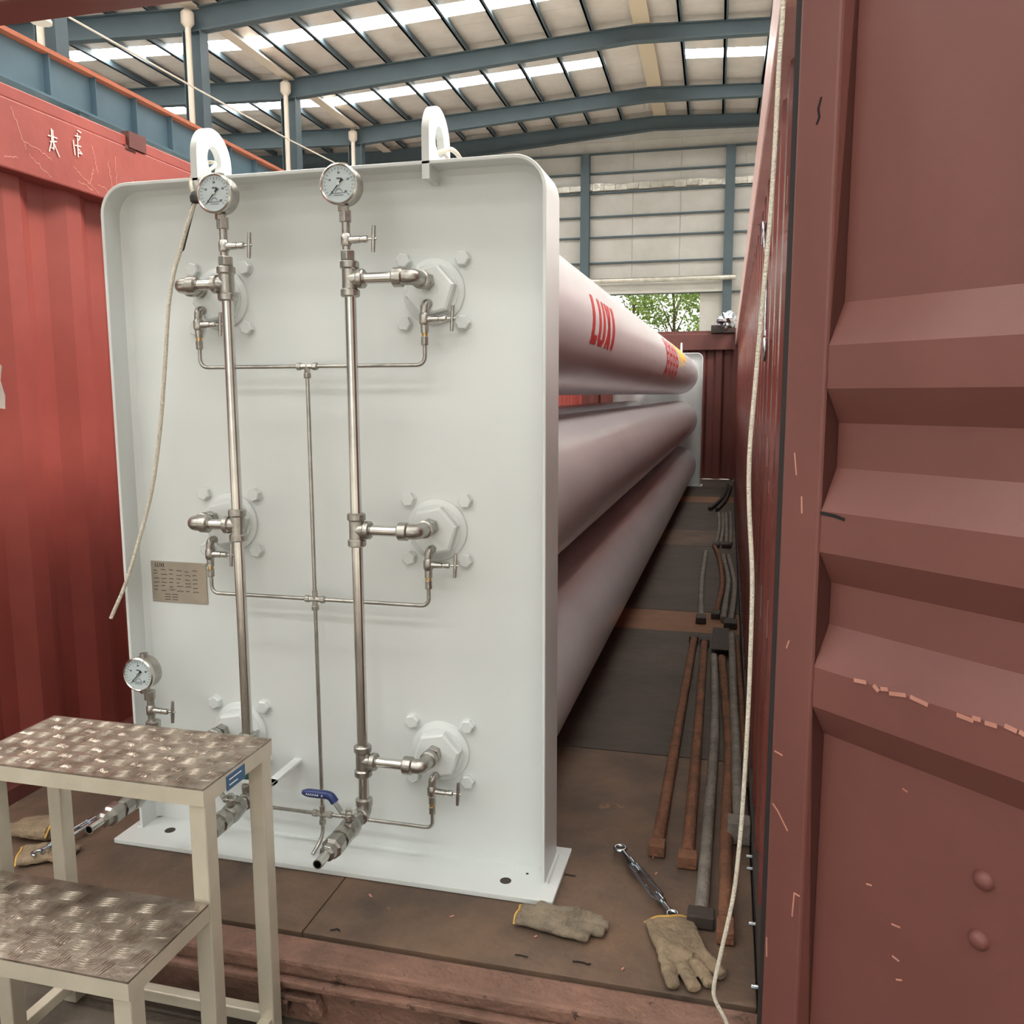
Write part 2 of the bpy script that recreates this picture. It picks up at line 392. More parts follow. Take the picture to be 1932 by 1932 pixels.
# outdoors behind the gate
yard = box('ground', 'outside', None, -60, 60, YEND + 0.5, 120, -0.6, -0.25, T=Hh); yard['kind'] = 'structure'
def tree(x, y, h, w, n, label, seed):
    rnd = random.Random(seed)
    t = thing('tree', label, 'tree', Hh((x, y, -0.25)), 'trees beyond the hall gate')
    bm = nb(); add_tube(bm, [Hh((x, y, -0.25)), Hh((x + .1, y, h * .45)), Hh((x, y, h * .9))], [0.16, 0.12, 0.03], 8)
    for k in range(9):
        a = rnd.uniform(0, 6.28); z0 = h * rnd.uniform(.3, .7)
        add_tube(bm, [Hh((x + .05, y, z0)), Hh((x + math.cos(a) * w * .6, y + math.sin(a) * w * .5, z0 + h * .22))], [0.06, 0.015], 5)
    obj('trunk', bm, 'bark', t)
    bm = nb()
    cl = [(rnd.gauss(0, w * .5), rnd.gauss(0, w * .45), rnd.uniform(h * .3, h)) for _ in range(26)]
    for k in range(n):
        c = rnd.choice(cl); p = Hh((x + c[0] + rnd.gauss(0, .42), y + c[1] + rnd.gauss(0, .42), c[2] + rnd.gauss(0, .4)))
        s = rnd.uniform(.09, .17); u = Vector((rnd.gauss(0, 1), rnd.gauss(0, 1), rnd.gauss(0, .6))).normalized(); w_ = u.cross(Vector((rnd.gauss(0, 1), rnd.gauss(0, 1), rnd.gauss(0, 1)))).normalized()
        bm.faces.new([bm.verts.new(p + u * s), bm.verts.new(p + w_ * s * .5), bm.verts.new(p - u * s), bm.verts.new(p - w_ * s * .5)])
    f = obj('foliage', bm, 'leaf', t, kind='stuff')
tree(-4.9, 52, 8.4, 1.7, 2600, 'slender leafy tree outside the far gate, beside the white cylinder', 1)
tree(-2.6, 53, 9.0, 1.7, 3000, 'leafy tree in the middle of the far gate opening', 2)
tree(-0.6, 51, 8.4, 1.4, 2600, 'leafy tree beside the grey jamb panel of the far gate', 3)

# overhead wire and lamp on the left
WX = -13.2
wz = [(3.0, 9.0), (9.5, 9.0), (15.7, 9.05), (22, 8.85)]
o = nb(); add_tube(o, [Hh((WX, 10, 9.0)), Hh((WX, 16.2, 9.08)), Hh((WX, 21, 9.15)), Hh((WX, 26, 9.26)), Hh((WX, 32, 9.5)), Hh((WX, YEND - .4, 9.9))], 0.022, 6)
tag(obj('overhead_wire', o, 'pipe_w'), 'thin pale wire strung high in front of the blue columns', 'wire')
t = thing('wire_lamp', 'small pale lamp hung at the top of the overhead wire', 'lamp', Hh((WX, 15.6, 8.9)))
bm = nb(); add_lathe(bm, Hh((WX, 15.6, 8.9)), (0, 0, -1), [(0.05, -.1), (0.09, 0), (0.2, .2), (0.2, .24), (0.0, .24)], 12); obj('lamp_shade', bm, 'lamp', t, smooth=40)
bm = nb(); add_cyl(bm, Hh((WX, 15.6, 8.9)), Hh((WX, 15.6, 9.1)), 0.03, n=8); obj('lamp_stem', bm, 'lamp', t)

# ================================================================== OPEN-TOP CONTAINER
KY = -0.0068
def cx(x, y): return x + KY * y
def CT(p): return Vector((p[0] + KY * p[1], p[1], p[2]))
LEN = 11.95

def corrugated(x_in, side, y0, y1, z0, z1):
    """vertical trapezoid corrugation along y; side=-1: left wall, +1: right wall"""
    bm = nb(); th = 0.003; prof = []; y = y0
    while y < y1:
        prof += [(y, 0), (y + .072, 0), (y + .14, .036), (y + .21, .036)]; y += .278
    prof = [p for p in prof if p[0] < y1] + [(y1, 0)]
    a = [bm.verts.new(CT((x_in + side * d, yy, z0))) for yy, d in prof]; b = [bm.verts.new(CT((x_in + side * d, yy, z1))) for yy, d in prof]
    for i in range(len(prof) - 1): bm.faces.new([a[i], a[i + 1], b[i + 1], b[i]])
    return bm

# left wall
wl = obj('wall_left', corrugated(-0.555, -1, -0.32, LEN, 0.0, 2.12), 'red', None); wl['kind'] = 'structure'
box('top_rail', 'red_rail', wl, -0.58, -0.50, -0.33, LEN, 2.065, 2.285, T=CT, bevel=.006)
box('top_rail_lip', 'red_rail', wl, -0.58, -0.508, -0.33, LEN, 2.285, 2.33, T=CT, bevel=.006)
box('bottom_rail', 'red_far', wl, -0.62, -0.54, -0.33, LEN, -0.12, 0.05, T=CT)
bm = nb(); add_box(bm, -0.53, -0.495, 0.80, 0.90, 2.285, 2.345); add_box(bm, -0.53, -0.5, .78, .84, 2.27, 2.29); obj('roof_bow_socket', bm, 'red_far', wl, T=CT)
def strokes(name, m, parent, lines, w, org, ux, uz, nrm, kind=None):
    """flat painted strokes on a surface: lines in (u,v) metres"""
    bm = nb(); org = Vector(org); ux = Vector(ux); uz = Vector(uz); nrm = Vector(nrm)
    for ln in lines:
        for (u0, v0), (u1, v1) in zip(ln, ln[1:]):
            d = Vector((u1 - u0, v1 - v0)); L = d.length
            if L < 1e-5: continue
            d /= L; nx = Vector((-d.y, d.x)) * w * .5
            q = []
            for (u, v) in ((u0 - d.x * w * .3 + nx.x, v0 - d.y * w * .3 + nx.y), (u1 + d.x * w * .3 + nx.x, v1 + d.y * w * .3 + nx.y), (u1 + d.x * w * .3 - nx.x, v1 + d.y * w * .3 - nx.y), (u0 - d.x * w * .3 - nx.x, v0 - d.y * w * .3 - nx.y)):
                q.append(org + ux * u + uz * v)
            a = [bm.verts.new(p) for p in q]; b = [bm.verts.new(p + nrm) for p in q]
            bm.faces.new(a); bm.faces.new(b[::-1])
            for i in range(4): bm.faces.new([a[i], a[(i + 1) % 4], b[(i + 1) % 4], b[i]])
    return obj(name, bm, m, parent, kind=kind)
RW = -0.5
c1 = [[(0.0, .02), (.055, .022)], [(.022, .055), (.02, .0), (.0, -.05)], [(.02, .02), (.045, -.03), (.062, -.06)], [(.03, .05), (.03, -.035), (.018, -.03)], [(.01, -.005), (.05, .005)]]
c2 = [[(0.0, .02), (.006, -.045)], [(.012, .0), (.05, .004)], [(.03, .06), (.027, -.05)], [(.014, .045), (.05, .05), (.036, .03)], [(.03, -.01), (.055, -.03), (.03, -.03)], [(.035, .075), (.058, .07)]]
c1 = [[(u * .72, v * .72) for u, v in l_] for l_ in c1]; c2 = [[(u * .72, v * .72) for u, v in l_] for l_ in c2]
strokes('chalk_mark', 'chalk', wl, c1, .004, (RW + .0, .388, 2.2), (KY, 1, 0), (0, 0, 1), (.0012, 0, 0))
strokes('chalk_mark', 'chalk', wl, c2, .004, (RW + .0, .503, 2.215), (KY, 1, 0), (0, 0, 1), (.0012, 0, 0))
rn = random.Random(3); scr = []
for (y, z, dy, dz, n) in [(.24, 2.26, .05, -.12, 6), (.28, 2.17, .12, -.03, 5), (.3, 2.13, .09, -.05, 6), (.50, 2.14, .12, -.06, 7), (.60, 2.24, .02, -.09, 5), (.60, 2.16, -.02, -.05, 4), (.62, 2.11, .12, -.03, 6), (.68, 2.2, .02, -.12, 6), (.72, 2.23, .0, -.11, 5), (.52, 2.1, .07, -.02, 5), (.2, 2.1, .05, .01, 4), (.8, 2.17, .05, -.02, 4), (.9, 2.14, .03, -.03, 3)]:
    ln = []
    for k in range(3 * n): ln.append((y + dy * k / (3 * n - 1) + rn.uniform(-.004, .004), z + dz * k / (3 * n - 1) + rn.uniform(-.004, .004)))
    scr.append(ln)
strokes('paint_scratch', 'chip', wl, scr, .0022, (RW, 0, 0), (KY, 1, 0), (0, 0, 1), (.0008, 0, 0), kind='stuff')
bm = nb(); add_poly(bm, [(-.553, .12, 1.445), (-.551, .147, 1.468), (-.553, .170, 1.445), (-.553, .160, 1.40), (-.551, .172, 1.35), (-.553, .17, 1.308), (-.550, .148, 1.31), (-.553, .135, 1.37)], (.004, 0, 0)); obj('torn_foil_sticker', bm, 'foil_b', wl)

# right wall
wrt = obj('wall_right', corrugated(1.852, 1, -0.30, LEN, 0.0, 2.12), 'red_right', None); wrt['kind'] = 'structure'
box('top_rail', 'rail_pale', wrt, 1.815, 1.90, -0.33, LEN, 2.09, 2.28, T=CT, bevel=.006)
box('top_rail_lip', 'rail_pale', wrt, 1.825, 1.90, -0.33, LEN, 2.28, 2.33, T=CT, bevel=.006)
box('bottom_rail', 'rod_dark', wrt, 1.846, 1.92, -0.33, LEN, -0.12, 0.06, T=CT)
box('corner_post', 'red', wrt, 1.875, 1.97, -0.44, -0.30, -0.17, 2.4)
box('door_gasket', 'gasket', wrt, 1.858, 1.875, -0.44, -0.42, -0.1, 2.3)
for (yy, zz) in [(0.278, .02), (.212, .02), (-.052, .02), (-.294, .02)]:
    bm = nb(); add_cyl(bm, CT((1.83, yy, zz)), CT((1.85, yy, zz)), 0.005, n=8); obj('lashing_stud', bm, 'steel_b', wrt)
scr = []
for k in range(14):
    y = rn.uniform(-.25, 1.2); z = rn.uniform(.4, 2.1); scr.append([(y, z), (y + rn.uniform(-.01, .02), z - rn.uniform(.02, .12))])
strokes('paint_scratch', 'chip', wrt, scr, .006, (1.851, 0, 0), (KY, 1, 0), (0, 0, 1), (-.0006, 0, 0), kind='stuff')

# front (far) wall
bm = nb(); prof = []; x = -0.55
while x < 1.85:
    prof += [(x, 0), (x + .09, 0), (x + .13, .045), (x + .22, .045)]; x += .26
prof.append((1.87, 0))
a = [bm.verts.new(CT((px, LEN + d, 0))) for px, d in prof]; b = [bm.verts.new(CT((px, LEN + d, 2.1))) for px, d in prof]
for i in range(len(prof) - 1): bm.faces.new([a[i], a[i + 1], b[i + 1], b[i]])
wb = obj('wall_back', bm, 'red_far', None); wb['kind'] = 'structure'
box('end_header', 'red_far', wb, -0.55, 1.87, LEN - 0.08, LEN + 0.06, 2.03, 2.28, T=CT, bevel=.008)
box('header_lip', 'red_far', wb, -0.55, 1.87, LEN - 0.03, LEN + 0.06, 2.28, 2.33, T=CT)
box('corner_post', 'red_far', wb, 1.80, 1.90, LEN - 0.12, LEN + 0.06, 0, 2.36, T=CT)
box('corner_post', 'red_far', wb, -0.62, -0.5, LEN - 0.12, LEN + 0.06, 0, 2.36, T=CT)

# container floor: plywood panels and cross strips
fl = box('floor_container', 'gasket', None, -0.56, 1.86, -0.33, LEN, -0.12, -0.03, T=CT); fl['kind'] = 'structure'
rows = [(-0.332, 0.98, 'ply'), (0.985, 2.742, 'ply2'), (2.747, 3.222, 'ply_new'), (3.227, 5.64, 'ply2'), (5.645, 6.55, 'ply'), (6.555, 8.86, 'ply2'), (8.865, 9.51, 'ply_new'), (9.515, LEN, 'ply2')]
for (y0, y1, m_) in rows:
    for (x0, x1) in ((-0.555, 0.728), (0.731, 1.842)):
        z = rn.uniform(-.003, 0.0)
        box('plywood_panel', m_, fl, x0, x1, y0, y1, -0.03, z, T=CT, bevel=.002)
cr = []
for (x, y, n, s) in [(1.42, -.28, 4, .018), (1.28, -.29, 3, .014), (1.3, .1, 4, .02), (.8, -.31, 4, .012), (1.65, -.27, 3, .015)]:
    ln = [(x, y)]
    for k in range(n): ln.append((ln[-1][0] + rn.uniform(.3, 1) * s, ln[-1][1] + rn.uniform(-.4, .5) * s))
    cr.append(ln)
strokes('floor_crack', 'dark', fl, cr, .004, (0, 0, 0.0005), (1, 0, 0), (0, 1, 0), (0, 0, .0008), kind='stuff')
bits = [[(rn.uniform(.6, 1.8), rn.uniform(-.3, .3))] for k in range(9)]
bits = [[p[0], (p[0][0] + rn.uniform(-.01, .01), p[0][1] + rn.uniform(.003, .01))] for p in bits]
strokes('wood_splinter', 'chip', fl, bits, .004, (0, 0, 0.0005), (1, 0, 0), (0, 1, 0), (0, 0, .002), kind='stuff')

# door sill
sill = struct('trim_1')
box('sill_lip', 'rust', sill, -0.6, 1.9, -0.440, -0.344, -0.045, -0.003, bevel=.010)
box('sill_ledge', 'rust', sill, -0.6, 1.9, -0.46, -0.36, -0.062, -0.045, bevel=.004)
box('sill_face', 'rust', sill, -0.6, 1.9, -0.425, -0.36, -0.168, -0.06)
for x in (.80, 1.25):
    bm = nb()
    add_poly(bm, [(x - .07, -0.425, -.085), (x + .03, -0.425, -.085), (x + .03, -0.425, -.10), (x - .07, -0.425, -.10)], (0, -.03, 0))
    add_poly(bm, [(x - .07, -0.425, -.09), (x - .045, -0.425, -.09), (x - .05, -0.425, -.145), (x - .085, -0.425, -.14)], (0, -.03, 0))
    add_poly(bm, [(x + .0, -0.425, -.095), (x + .03, -0.425, -.095), (x + .045, -0.425, -.125), (x + .03, -0.425, -.14), (x + .01, -0.425, -.13)], (0, -.03, 0))
    obj('door_cam_keeper', bm, 'rust', sill, bevel=.004)

# door header above the opening
hd = box('trim_2', 'red_door', None, -0.62, 1.95, -0.46, -0.35, 2.215, 2.42, bevel=.01); hd['kind'] = 'structure'

# open door leaf on the right
HX, HY = 1.845, -0.45
DR = Vector((.731, -.682, 0)); DN = Vector((-.682, -.731, 0))
def DT(p): return Vector((HX, HY, 0)) + DR * p[0] + DN * p[1] + Vector((0, 0, p[2]))   # (s, n, z)
dr_ = struct('door_1', 'open dark red container door leaf with horizontal ribs')
box('hinge_stile', 'red_door', dr_, 0.002, 0.090, -0.045, 0.0, -0.10, 2.36, T=DT, bevel=.006)
box('lock_stile', 'red_door', dr_, 1.08, 1.16, -0.045, 0.0, -0.10, 2.36, T=DT, bevel=.006)
box('bottom_stile', 'red_door', dr_, 0.09, 1.08, -0.045, 0.0, -0.10, 0.0, T=DT, bevel=.006)
box('top_stile', 'red_door', dr_, 0.09, 1.08, -0.045, 0.0, 2.26, 2.36, T=DT, bevel=.006)
box('door_gasket', 'gasket', dr_, -0.012, 0.003, -0.045, -0.006, -0.10, 2.36, T=DT)
prof = [(0, -.042)]
for z0 in (.705, 1.0, 1.297):
    prof += [(z0, -.042), (z0 + .062, -.004), (z0 + .138, -.004), (z0 + .215, -.042)]
prof.append((2.26, -.042))
bm = nb()
add_poly(bm, [DT((.09, n, z)) for z, n in prof] + [DT((.09, n - .004, z)) for z, n in prof[::-1]], DR * .99)
pn = obj('ribbed_panel', bm, 'red_door', dr_, bevel=.008, seg=3)
chips = []
s = .18
while s < .5:
    L = rn.uniform(.004, .03)
    if rn.random() < .8: chips.append([(s, .842 + rn.uniform(-.004, .004)), (s + L, .841 + rn.uniform(-.004, .004))])
    s += L + rn.uniform(0, .02)
strokes('paint_chip', 'chip', dr_, chips, .007, DT((0, -.0035, 0)), DR, (0, 0, 1), DN * .0012, kind='stuff')
ch2 = [[(.26, .66), (.268, .658)], [(.255, .40), (.27, .402)], [(.26, .34), (.272, .338)], [(.2, .45), (.21, .452)], [(.27, .30), (.28, .305)], [(.29, .80), (.292, .775), (.286, .768)]]
strokes('paint_chip', 'chip', dr_, ch2, .003, DT((0, -.0415, 0)), DR, (0, 0, 1), DN * .0008, kind='stuff')
ch3 = [[(.03, 1.24), (.036, 1.20)], [(.05, 1.16), (.052, 1.13)], [(.012, .54), (.025, .53), (.05, .50)], [(.085, .38), (.073, .38), (.07, .33)], [(.01, .25), (.012, .21)], [(.012, .65), (.03, .648)], [(.035, .88), (.03, .865)], [(.06, 2.03), (.075, 2.015), (.08, 2.02)]]
strokes('paint_chip', 'chip', dr_, ch3, .003, DT((0, .0002, 0)), DR, (0, 0, 1), DN * .0008, kind='stuff')
crk = [[(.055, 1.862), (.05, 1.845), (.053, 1.83), (.048, 1.82)]]
strokes('paint_crack', 'dark', dr_, crk, .004, DT((0, .0002, 0)), DR, (0, 0, 1), DN * .0008, kind='stuff')
strokes('rib_crack', 'dark', dr_, [[(.092, 1.134), (.12, 1.132), (.14, 1.128)]], .006, DT((0, -.0038, 0)), DR, (0, 0, 1), DN * .001)
for (s, z) in ((.41, .563), (.409, .457)):
    bm = nb(); add_lathe(bm, DT((s, -.042, z)), DN, [(.017, 0), (.017, .003), (.012, .010), (.005, .013), (0, .013)], 14); obj('bolt_head', bm, 'red_door', dr_, smooth=40)

# ================================================================== GAS CYLINDER SKID
skid = thing('gas_cylinder_skid', 'white tube skid of six long gas cylinders between upright end plates with steel piping', 'gas skid', (0.645, 0.0, 0.0))
ZR = [1.6228, 0.9791, 0.3354]; X1, X2 = 0.3223, 0.966
ZT, XRR = 1.94, 1.29
def rim_path(x0, x1, z0, z1, r, seg=8):
    p = [(x0, z0)]
    for k in range(seg + 1):
        t = math.pi * k / 2 / seg; p.append((x0 + r - r * math.cos(t), z1 - r + r * math.sin(t)))
    for k in range(seg + 1):
        t = math.pi * k / 2 / seg; p.append((x1 - r + r * math.sin(t), z1 - r + r * math.cos(t)))
    p.append((x1, z0)); return p
def end_plate(yp0, yp1, yr0, yr1, by0, by1, front):
    bm = nb(); po = rim_path(0.005, XRR - .005, 0.015, ZT - .005, 0.08)
    add_poly(bm, [(x, yp0, z) for x, z in po], (0, yp1 - yp0, 0)); ep = obj('end_plate', bm, 'white', skid, smooth=30)
    bm = nb(); a = rim_path(0, XRR, 0.012, ZT, 0.085); b = rim_path(0.010, XRR - .010, 0.012, ZT - .010, 0.075)
    add_poly(bm, [(x, yr0, z) for x, z in a] + [(x, yr0, z) for x, z in b[::-1]], (0, yr1 - yr0, 0)); obj('rim_flange', bm, 'white', ep, smooth=30, bevel=.002)
    # inside weld fillet
    bm = nb(); c = rim_path(0.010, XRR - .010, 0.02, ZT - .010, 0.075); d = rim_path(0.024, XRR - .024, 0.02, ZT - .024, 0.064)
    yf = yp0 if front else yp1; s = -1 if front else 1
    A = [bm.verts.new((x, yf + s * .014, z)) for x, z in c]; B = [bm.verts.new((x, yf, z)) for x, z in d]
    for i in range(len(A) - 1): bm.faces.new([A[i], A[i + 1], B[i + 1], B[i]])
    obj('weld_fillet', bm, 'white', ep, smooth=60)
    box('base_plate', 'white', ep, -0.0343, 1.328, by0, by1, 0.0, 0.015, bevel=.002)
    return ep
ep = end_plate(0.08, 0.10, 0.0, 0.165, -0.0764, 0.2075, True)
for (x, y, r) in ((1.181, -.008, .016), (0.101, .009, .016), (1.231, .041, .004)):
    bm = nb(); add_cyl(bm, (x, y, .0148), (x, y, .0156), r, n=18); obj('bolt_hole', bm, 'rod_dark' if r > .01 else 'dark', ep)
for (x, sgn) in ((0.0, -1), (XRR, 1)):
    bm = nb(); add_tube(bm, [(x + sgn * .004, 0.0 + .155 * k / 12, .018 + rn.uniform(-.001, .001)) for k in range(13)], 0.006, 6); obj('weld_bead', bm, 'white', ep, smooth=60)
ep2 = end_plate(10.80, 10.82, 10.735, 10.90, 10.70, 10.98, False)

def lug(x, y0, zlow, ztop, name='lifting_lug'):
    w = .17; cy = y0 + w / 2; r = w / 2; zc = ztop - r
    bm = nb(); outer = [(y0, zlow), (y0, zc)] + [(cy - r * math.cos(math.pi * k / 14), zc + r * math.sin(math.pi * k / 14)) for k in range(1, 14)] + [(y0 + w, zc), (y0 + w, zlow)]
    # plate with a true hole: bridge between outer ring and hole ring
    hr = .034; hz = zc - .002; N = 48
    ring_o = []
    per = []
    P = [Vector((a, b)) for a, b in outer]
    segl = [(P[(i + 1) % len(P)] - P[i]).length for i in range(len(P))]
    for k in range(N):
        ang = 2 * math.pi * k / N; d = Vector((math.cos(ang), math.sin(ang))); best = None
        c = Vector((cy, hz))
        for i in range(len(P)):
            p, q = P[i], P[(i + 1) % len(P)]; e = q - p
            den = d.x * e.y - d.y * e.x
            if abs(den) < 1e-9: continue
            t = ((p.x - c.x) * e.y - (p.y - c.y) * e.x) / den; s = ((p.x - c.x) * d.y - (p.y - c.y) * d.x) / den
            if t > 0 and -1e-6 <= s <= 1 + 1e-6 and (best is None or t < best): best = t
        per.append(c + d * best)
    for cpt in ((y0, zlow), (y0 + w, zlow)):
        j = min(range(N), key=lambda i: (per[i] - Vector(cpt)).length); per[j] = Vector(cpt)
    V = []
    for xx in (x - .010, x + .010):
        V.append(([bm.verts.new((xx, p.x, p.y)) for p in per], [bm.verts.new((xx, cy + hr * math.cos(2 * math.pi * k / N), hz + hr * 1.15 * math.sin(2 * math.pi * k / N))) for k in range(N)]))
    for k in range(N):
        j = (k + 1) % N
        bm.faces.new([V[0][0][k], V[0][0][j], V[0][1][j], V[0][1][k]]); bm.faces.new([V[1][0][j], V[1][0][k], V[1][1][k], V[1][1][j]])
        bm.faces.new([V[0][0][j], V[0][0][k], V[1][0][k], V[1][0][j]]); bm.faces.new([V[0][1][k], V[0][1][j], V[1][1][j], V[1][1][k]])
    return obj(name, bm, 'white', skid, smooth=35)
lug(0.308, 0.0, 1.895, 2.088); lug(0.976, 0.0, 1.895, 2.092)
lug(0.308, 10.74, 1.895, 2.09); lug(0.976, 10.74, 1.895, 2.09)

# six cylinders
tubes = {}
for xi, xx in ((1, X1), (2, X2)):
    for ri, z in enumerate(ZR):
        prof = [(.06, .10), (.075, .13), (.12, .16)]
        for k in range(9):
            t = math.pi / 2 * k / 8; prof.append((.12 + (.2758 - .12) * math.sin(t), .16 + .22 * (1 - math.cos(t))))
        prof += [(.2758, 1.5), (.2758, 5), (.2758, 8)]
        for k in range(9):
            t = math.pi / 2 * k / 8; prof.append((.12 + (.2758 - .12) * math.cos(t), 10.42 + .22 * math.sin(t)))
        prof += [(.075, 10.68), (.06, 10.80)]
        bm = nb(); add_lathe(bm, (xx, 0, z), (0, 1, 0), prof, 56); tubes[(xi, ri)] = obj('gas_cylinder', bm, 'tube', skid, smooth=50)
# red lettering L U X I and the red / yellow emblem on the top right cylinder
def cyl_pt(y, phi, dr=.0012):
    return Vector((X2 + (.2758 + dr) * math.cos(R(phi)), y, ZR[0] + (.2758 + dr) * math.sin(R(phi))))
def cyl_quad(bm, y0a, y1a, p0, y0b, y1b, p1, n=8, dr=.0012):
    pr = None
    for k in range(n + 1):
        t = k / n; ph = p0 + (p1 - p0) * t
        e = [bm.verts.new(cyl_pt(y0a + (y0b - y0a) * t, ph, dr)), bm.verts.new(cyl_pt(y1a + (y1b - y1a) * t, ph, dr)), bm.verts.new(cyl_pt(y1a + (y1b - y1a) * t, ph, -.004)), bm.verts.new(cyl_pt(y0a + (y0b - y0a) * t, ph, -.004))]
        if pr:
            for i in range(4): bm.faces.new([pr[i], pr[(i + 1) % 4], e[(i + 1) % 4], e[i]])
        pr = e
T0 = tubes[(2, 0)]; lo, hi = -17.6, 19.3
def letter(quads):
    bm = nb()
    for q in quads: cyl_quad(bm, *q)
    obj('red_letter', bm, 'redprint', T0)
letter([(1.04, 1.10, hi, 1.04, 1.10, lo), (1.10, 1.175, lo + 7, 1.10, 1.175, lo)])
letter([(1.20, 1.255, hi, 1.20, 1.255, lo + 4), (1.31, 1.365, hi, 1.31, 1.365, lo + 4), (1.215, 1.35, lo + 5, 1.23, 1.335, lo)])
letter([(1.39, 1.445, hi, 1.48, 1.535, lo), (1.48, 1.535, hi, 1.39, 1.445, lo)])
letter([(1.57, 1.64, hi, 1.57, 1.64, lo)])
for k in range(4):
    y = 4.62 + .36 * k
    bm = nb()
    cyl_quad(bm, y, y + .09, 34, y, y + .09, -28); cyl_quad(bm, y + .2, y + .27, 36, y + .2, y + .27, -30)
    for j in range(4): cyl_quad(bm, y, y + .27, 26 - 14 * j, y, y + .27, 21 - 14 * j, 2, .001)
    obj('red_character', bm, 'redprint', T0)
bm = nb(); cyl_quad(bm, 6.2, 7.5, 52, 6.3, 7.5, 14, 14); cyl_quad(bm, 6.2, 6.35, 14, 6.2, 6.3, -4); cyl_quad(bm, 6.5, 6.65, 14, 6.5, 6.6, -2); cyl_quad(bm, 6.8, 6.95, 14, 6.8, 6.9, 2)
obj('yellow_emblem', bm, 'yellowprint', T0)

# boss flanges with hex bosses and bolts
hexbolt = nb(); add_lathe(hexbolt, (0, 0, 0), (0, -1, 0), [(.022, 0), (.022, .003)], 20); add_lathe(hexbolt, (0, 0, 0), (0, -1, 0), [(.0205, .003), (.0205, .015), (.017, .018)], 6)
me_b = D.meshes.new('hex_bolt'); hexbolt.to_mesh(me_b); hexbolt.free()
HB = .0826
for xx in (X1, X2):
    for z in ZR:
        bm = nb(); add_lathe(bm, (xx, .08, z), (0, -1, 0), [(.088, 0), (.086, .007), (.072, .013), (.072, .016)], 40); bf = obj('boss_flange', bm, 'white', skid, smooth=30)
        bm = nb(); add_lathe(bm, (xx, .067, z), (0, -1, 0), [(.07, 0), (.07, .026), (.063, .031)], 6, phase=R(12)); obj('hex_boss', bm, 'white', bf, smooth=20)
        for dx in (-HB, HB):
            for dz in (-HB, HB):
                b = link('hex_bolt', me_b, M['white'], bf, Vector((xx + dx, .08, z + dz)) - wloc(bf)); b.rotation_euler = (0, rn.uniform(0, 1), 0)

# ---- piping
PY = -0.06
def hexfit(name, p0, p1, r, m='steel_d', parent=skid, n=6, ph=0.3):
    bm = nb(); add_cyl(bm, p0, p1, r, n=n, phase=ph); return obj(name, bm, m, parent, bevel=.002, smooth=30 if n > 8 else None)
def tee(x, z, side):
    bm = nb(); add_cyl(bm, (x, PY, z - .034), (x, PY, z + .034), .0202, n=20); add_cyl(bm, (x, PY, z), (x + side * .03, PY, z), .0202, n=20)
    o = obj('pipe_tee', bm, 'steel_d', skid, smooth=35)
    bm = nb()
    add_lathe(bm, (x, PY, z + .024), (0, 0, 1), [(.0202, 0), (.0248, .004), (.0248, .018), (.0215, .021)], 20)
    add_lathe(bm, (x, PY, z - .024), (0, 0, -1), [(.0202, 0), (.0248, .004), (.0248, .018), (.0215, .021)], 20)
    add_lathe(bm, (x + side * .022, PY, z), (side, 0, 0), [(.0202, 0), (.0248, .004), (.0248, .016), (.0215, .019)], 20)
    obj('collar', bm, 'steel_d', o, smooth=35)
def branch(x, z, side, xe):
    bm = nb(); add_cyl(bm, (x + side * .03, PY, z), (xe - side * .045, PY, z), .0142, n=18); obj('branch_pipe', bm, 'steel', skid, smooth=40)
    bm = nb(); pts = fillet([(xe - side * .035, PY, z), (xe + side * .006, PY, z), (xe + side * .006, PY + .06, z)], .035, 8); add_tube(bm, pts, .0202, 18)
    e = obj('pipe_elbow', bm, 'steel_d', skid, smooth=40)
    bm = nb(); add_lathe(bm, (xe - side * .05, PY, z), (side, 0, 0), [(.0195, 0), (.0245, .004), (.0245, .026), (.0202, .030)], 20); obj('collar', bm, 'steel_d', e, smooth=35)
    bm = nb(); add_lathe(bm, (xe + side * .006, PY + .04, z), (0, 1, 0), [(.0195, 0), (.0242, .003), (.0242, .02), (.0195, .024)], 20); obj('collar', bm, 'steel_d', e, smooth=35)
    bm = nb(); add_cyl(bm, (xe + side * .006, PY + .06, z), (xe + side * .006, .04, z), .0145, n=14); obj('nipple', bm, 'steel_d', skid, smooth=40)
    hexfit('hex_nut', (xe + side * .006, .012, z), (xe + side * .006, .04, z), .024)
    if side > 0:
        bm = nb(); add_cyl(bm, (xe + side * .006, .006, z), (xe + side * .006, .0095, z), .0152, n=14); obj('red_seal_ring', bm, 'redprint', e)
ZB = [1.645, .993, .345]
for z in ZB:
    tee(.787, z, 1); branch(.787, z, 1, .955)
    tee(.430, z, -1); branch(.430, z, -1, .292)
for x in (.787, .430):
    for z0, z1 in ((1.603, 1.035), (.951, .387), (.303, .22)):
        bm = nb(); add_cyl(bm, (x, PY, z0), (x, PY, z1), .0150, n=24); obj('riser_pipe', bm, 'steel', skid, smooth=40)

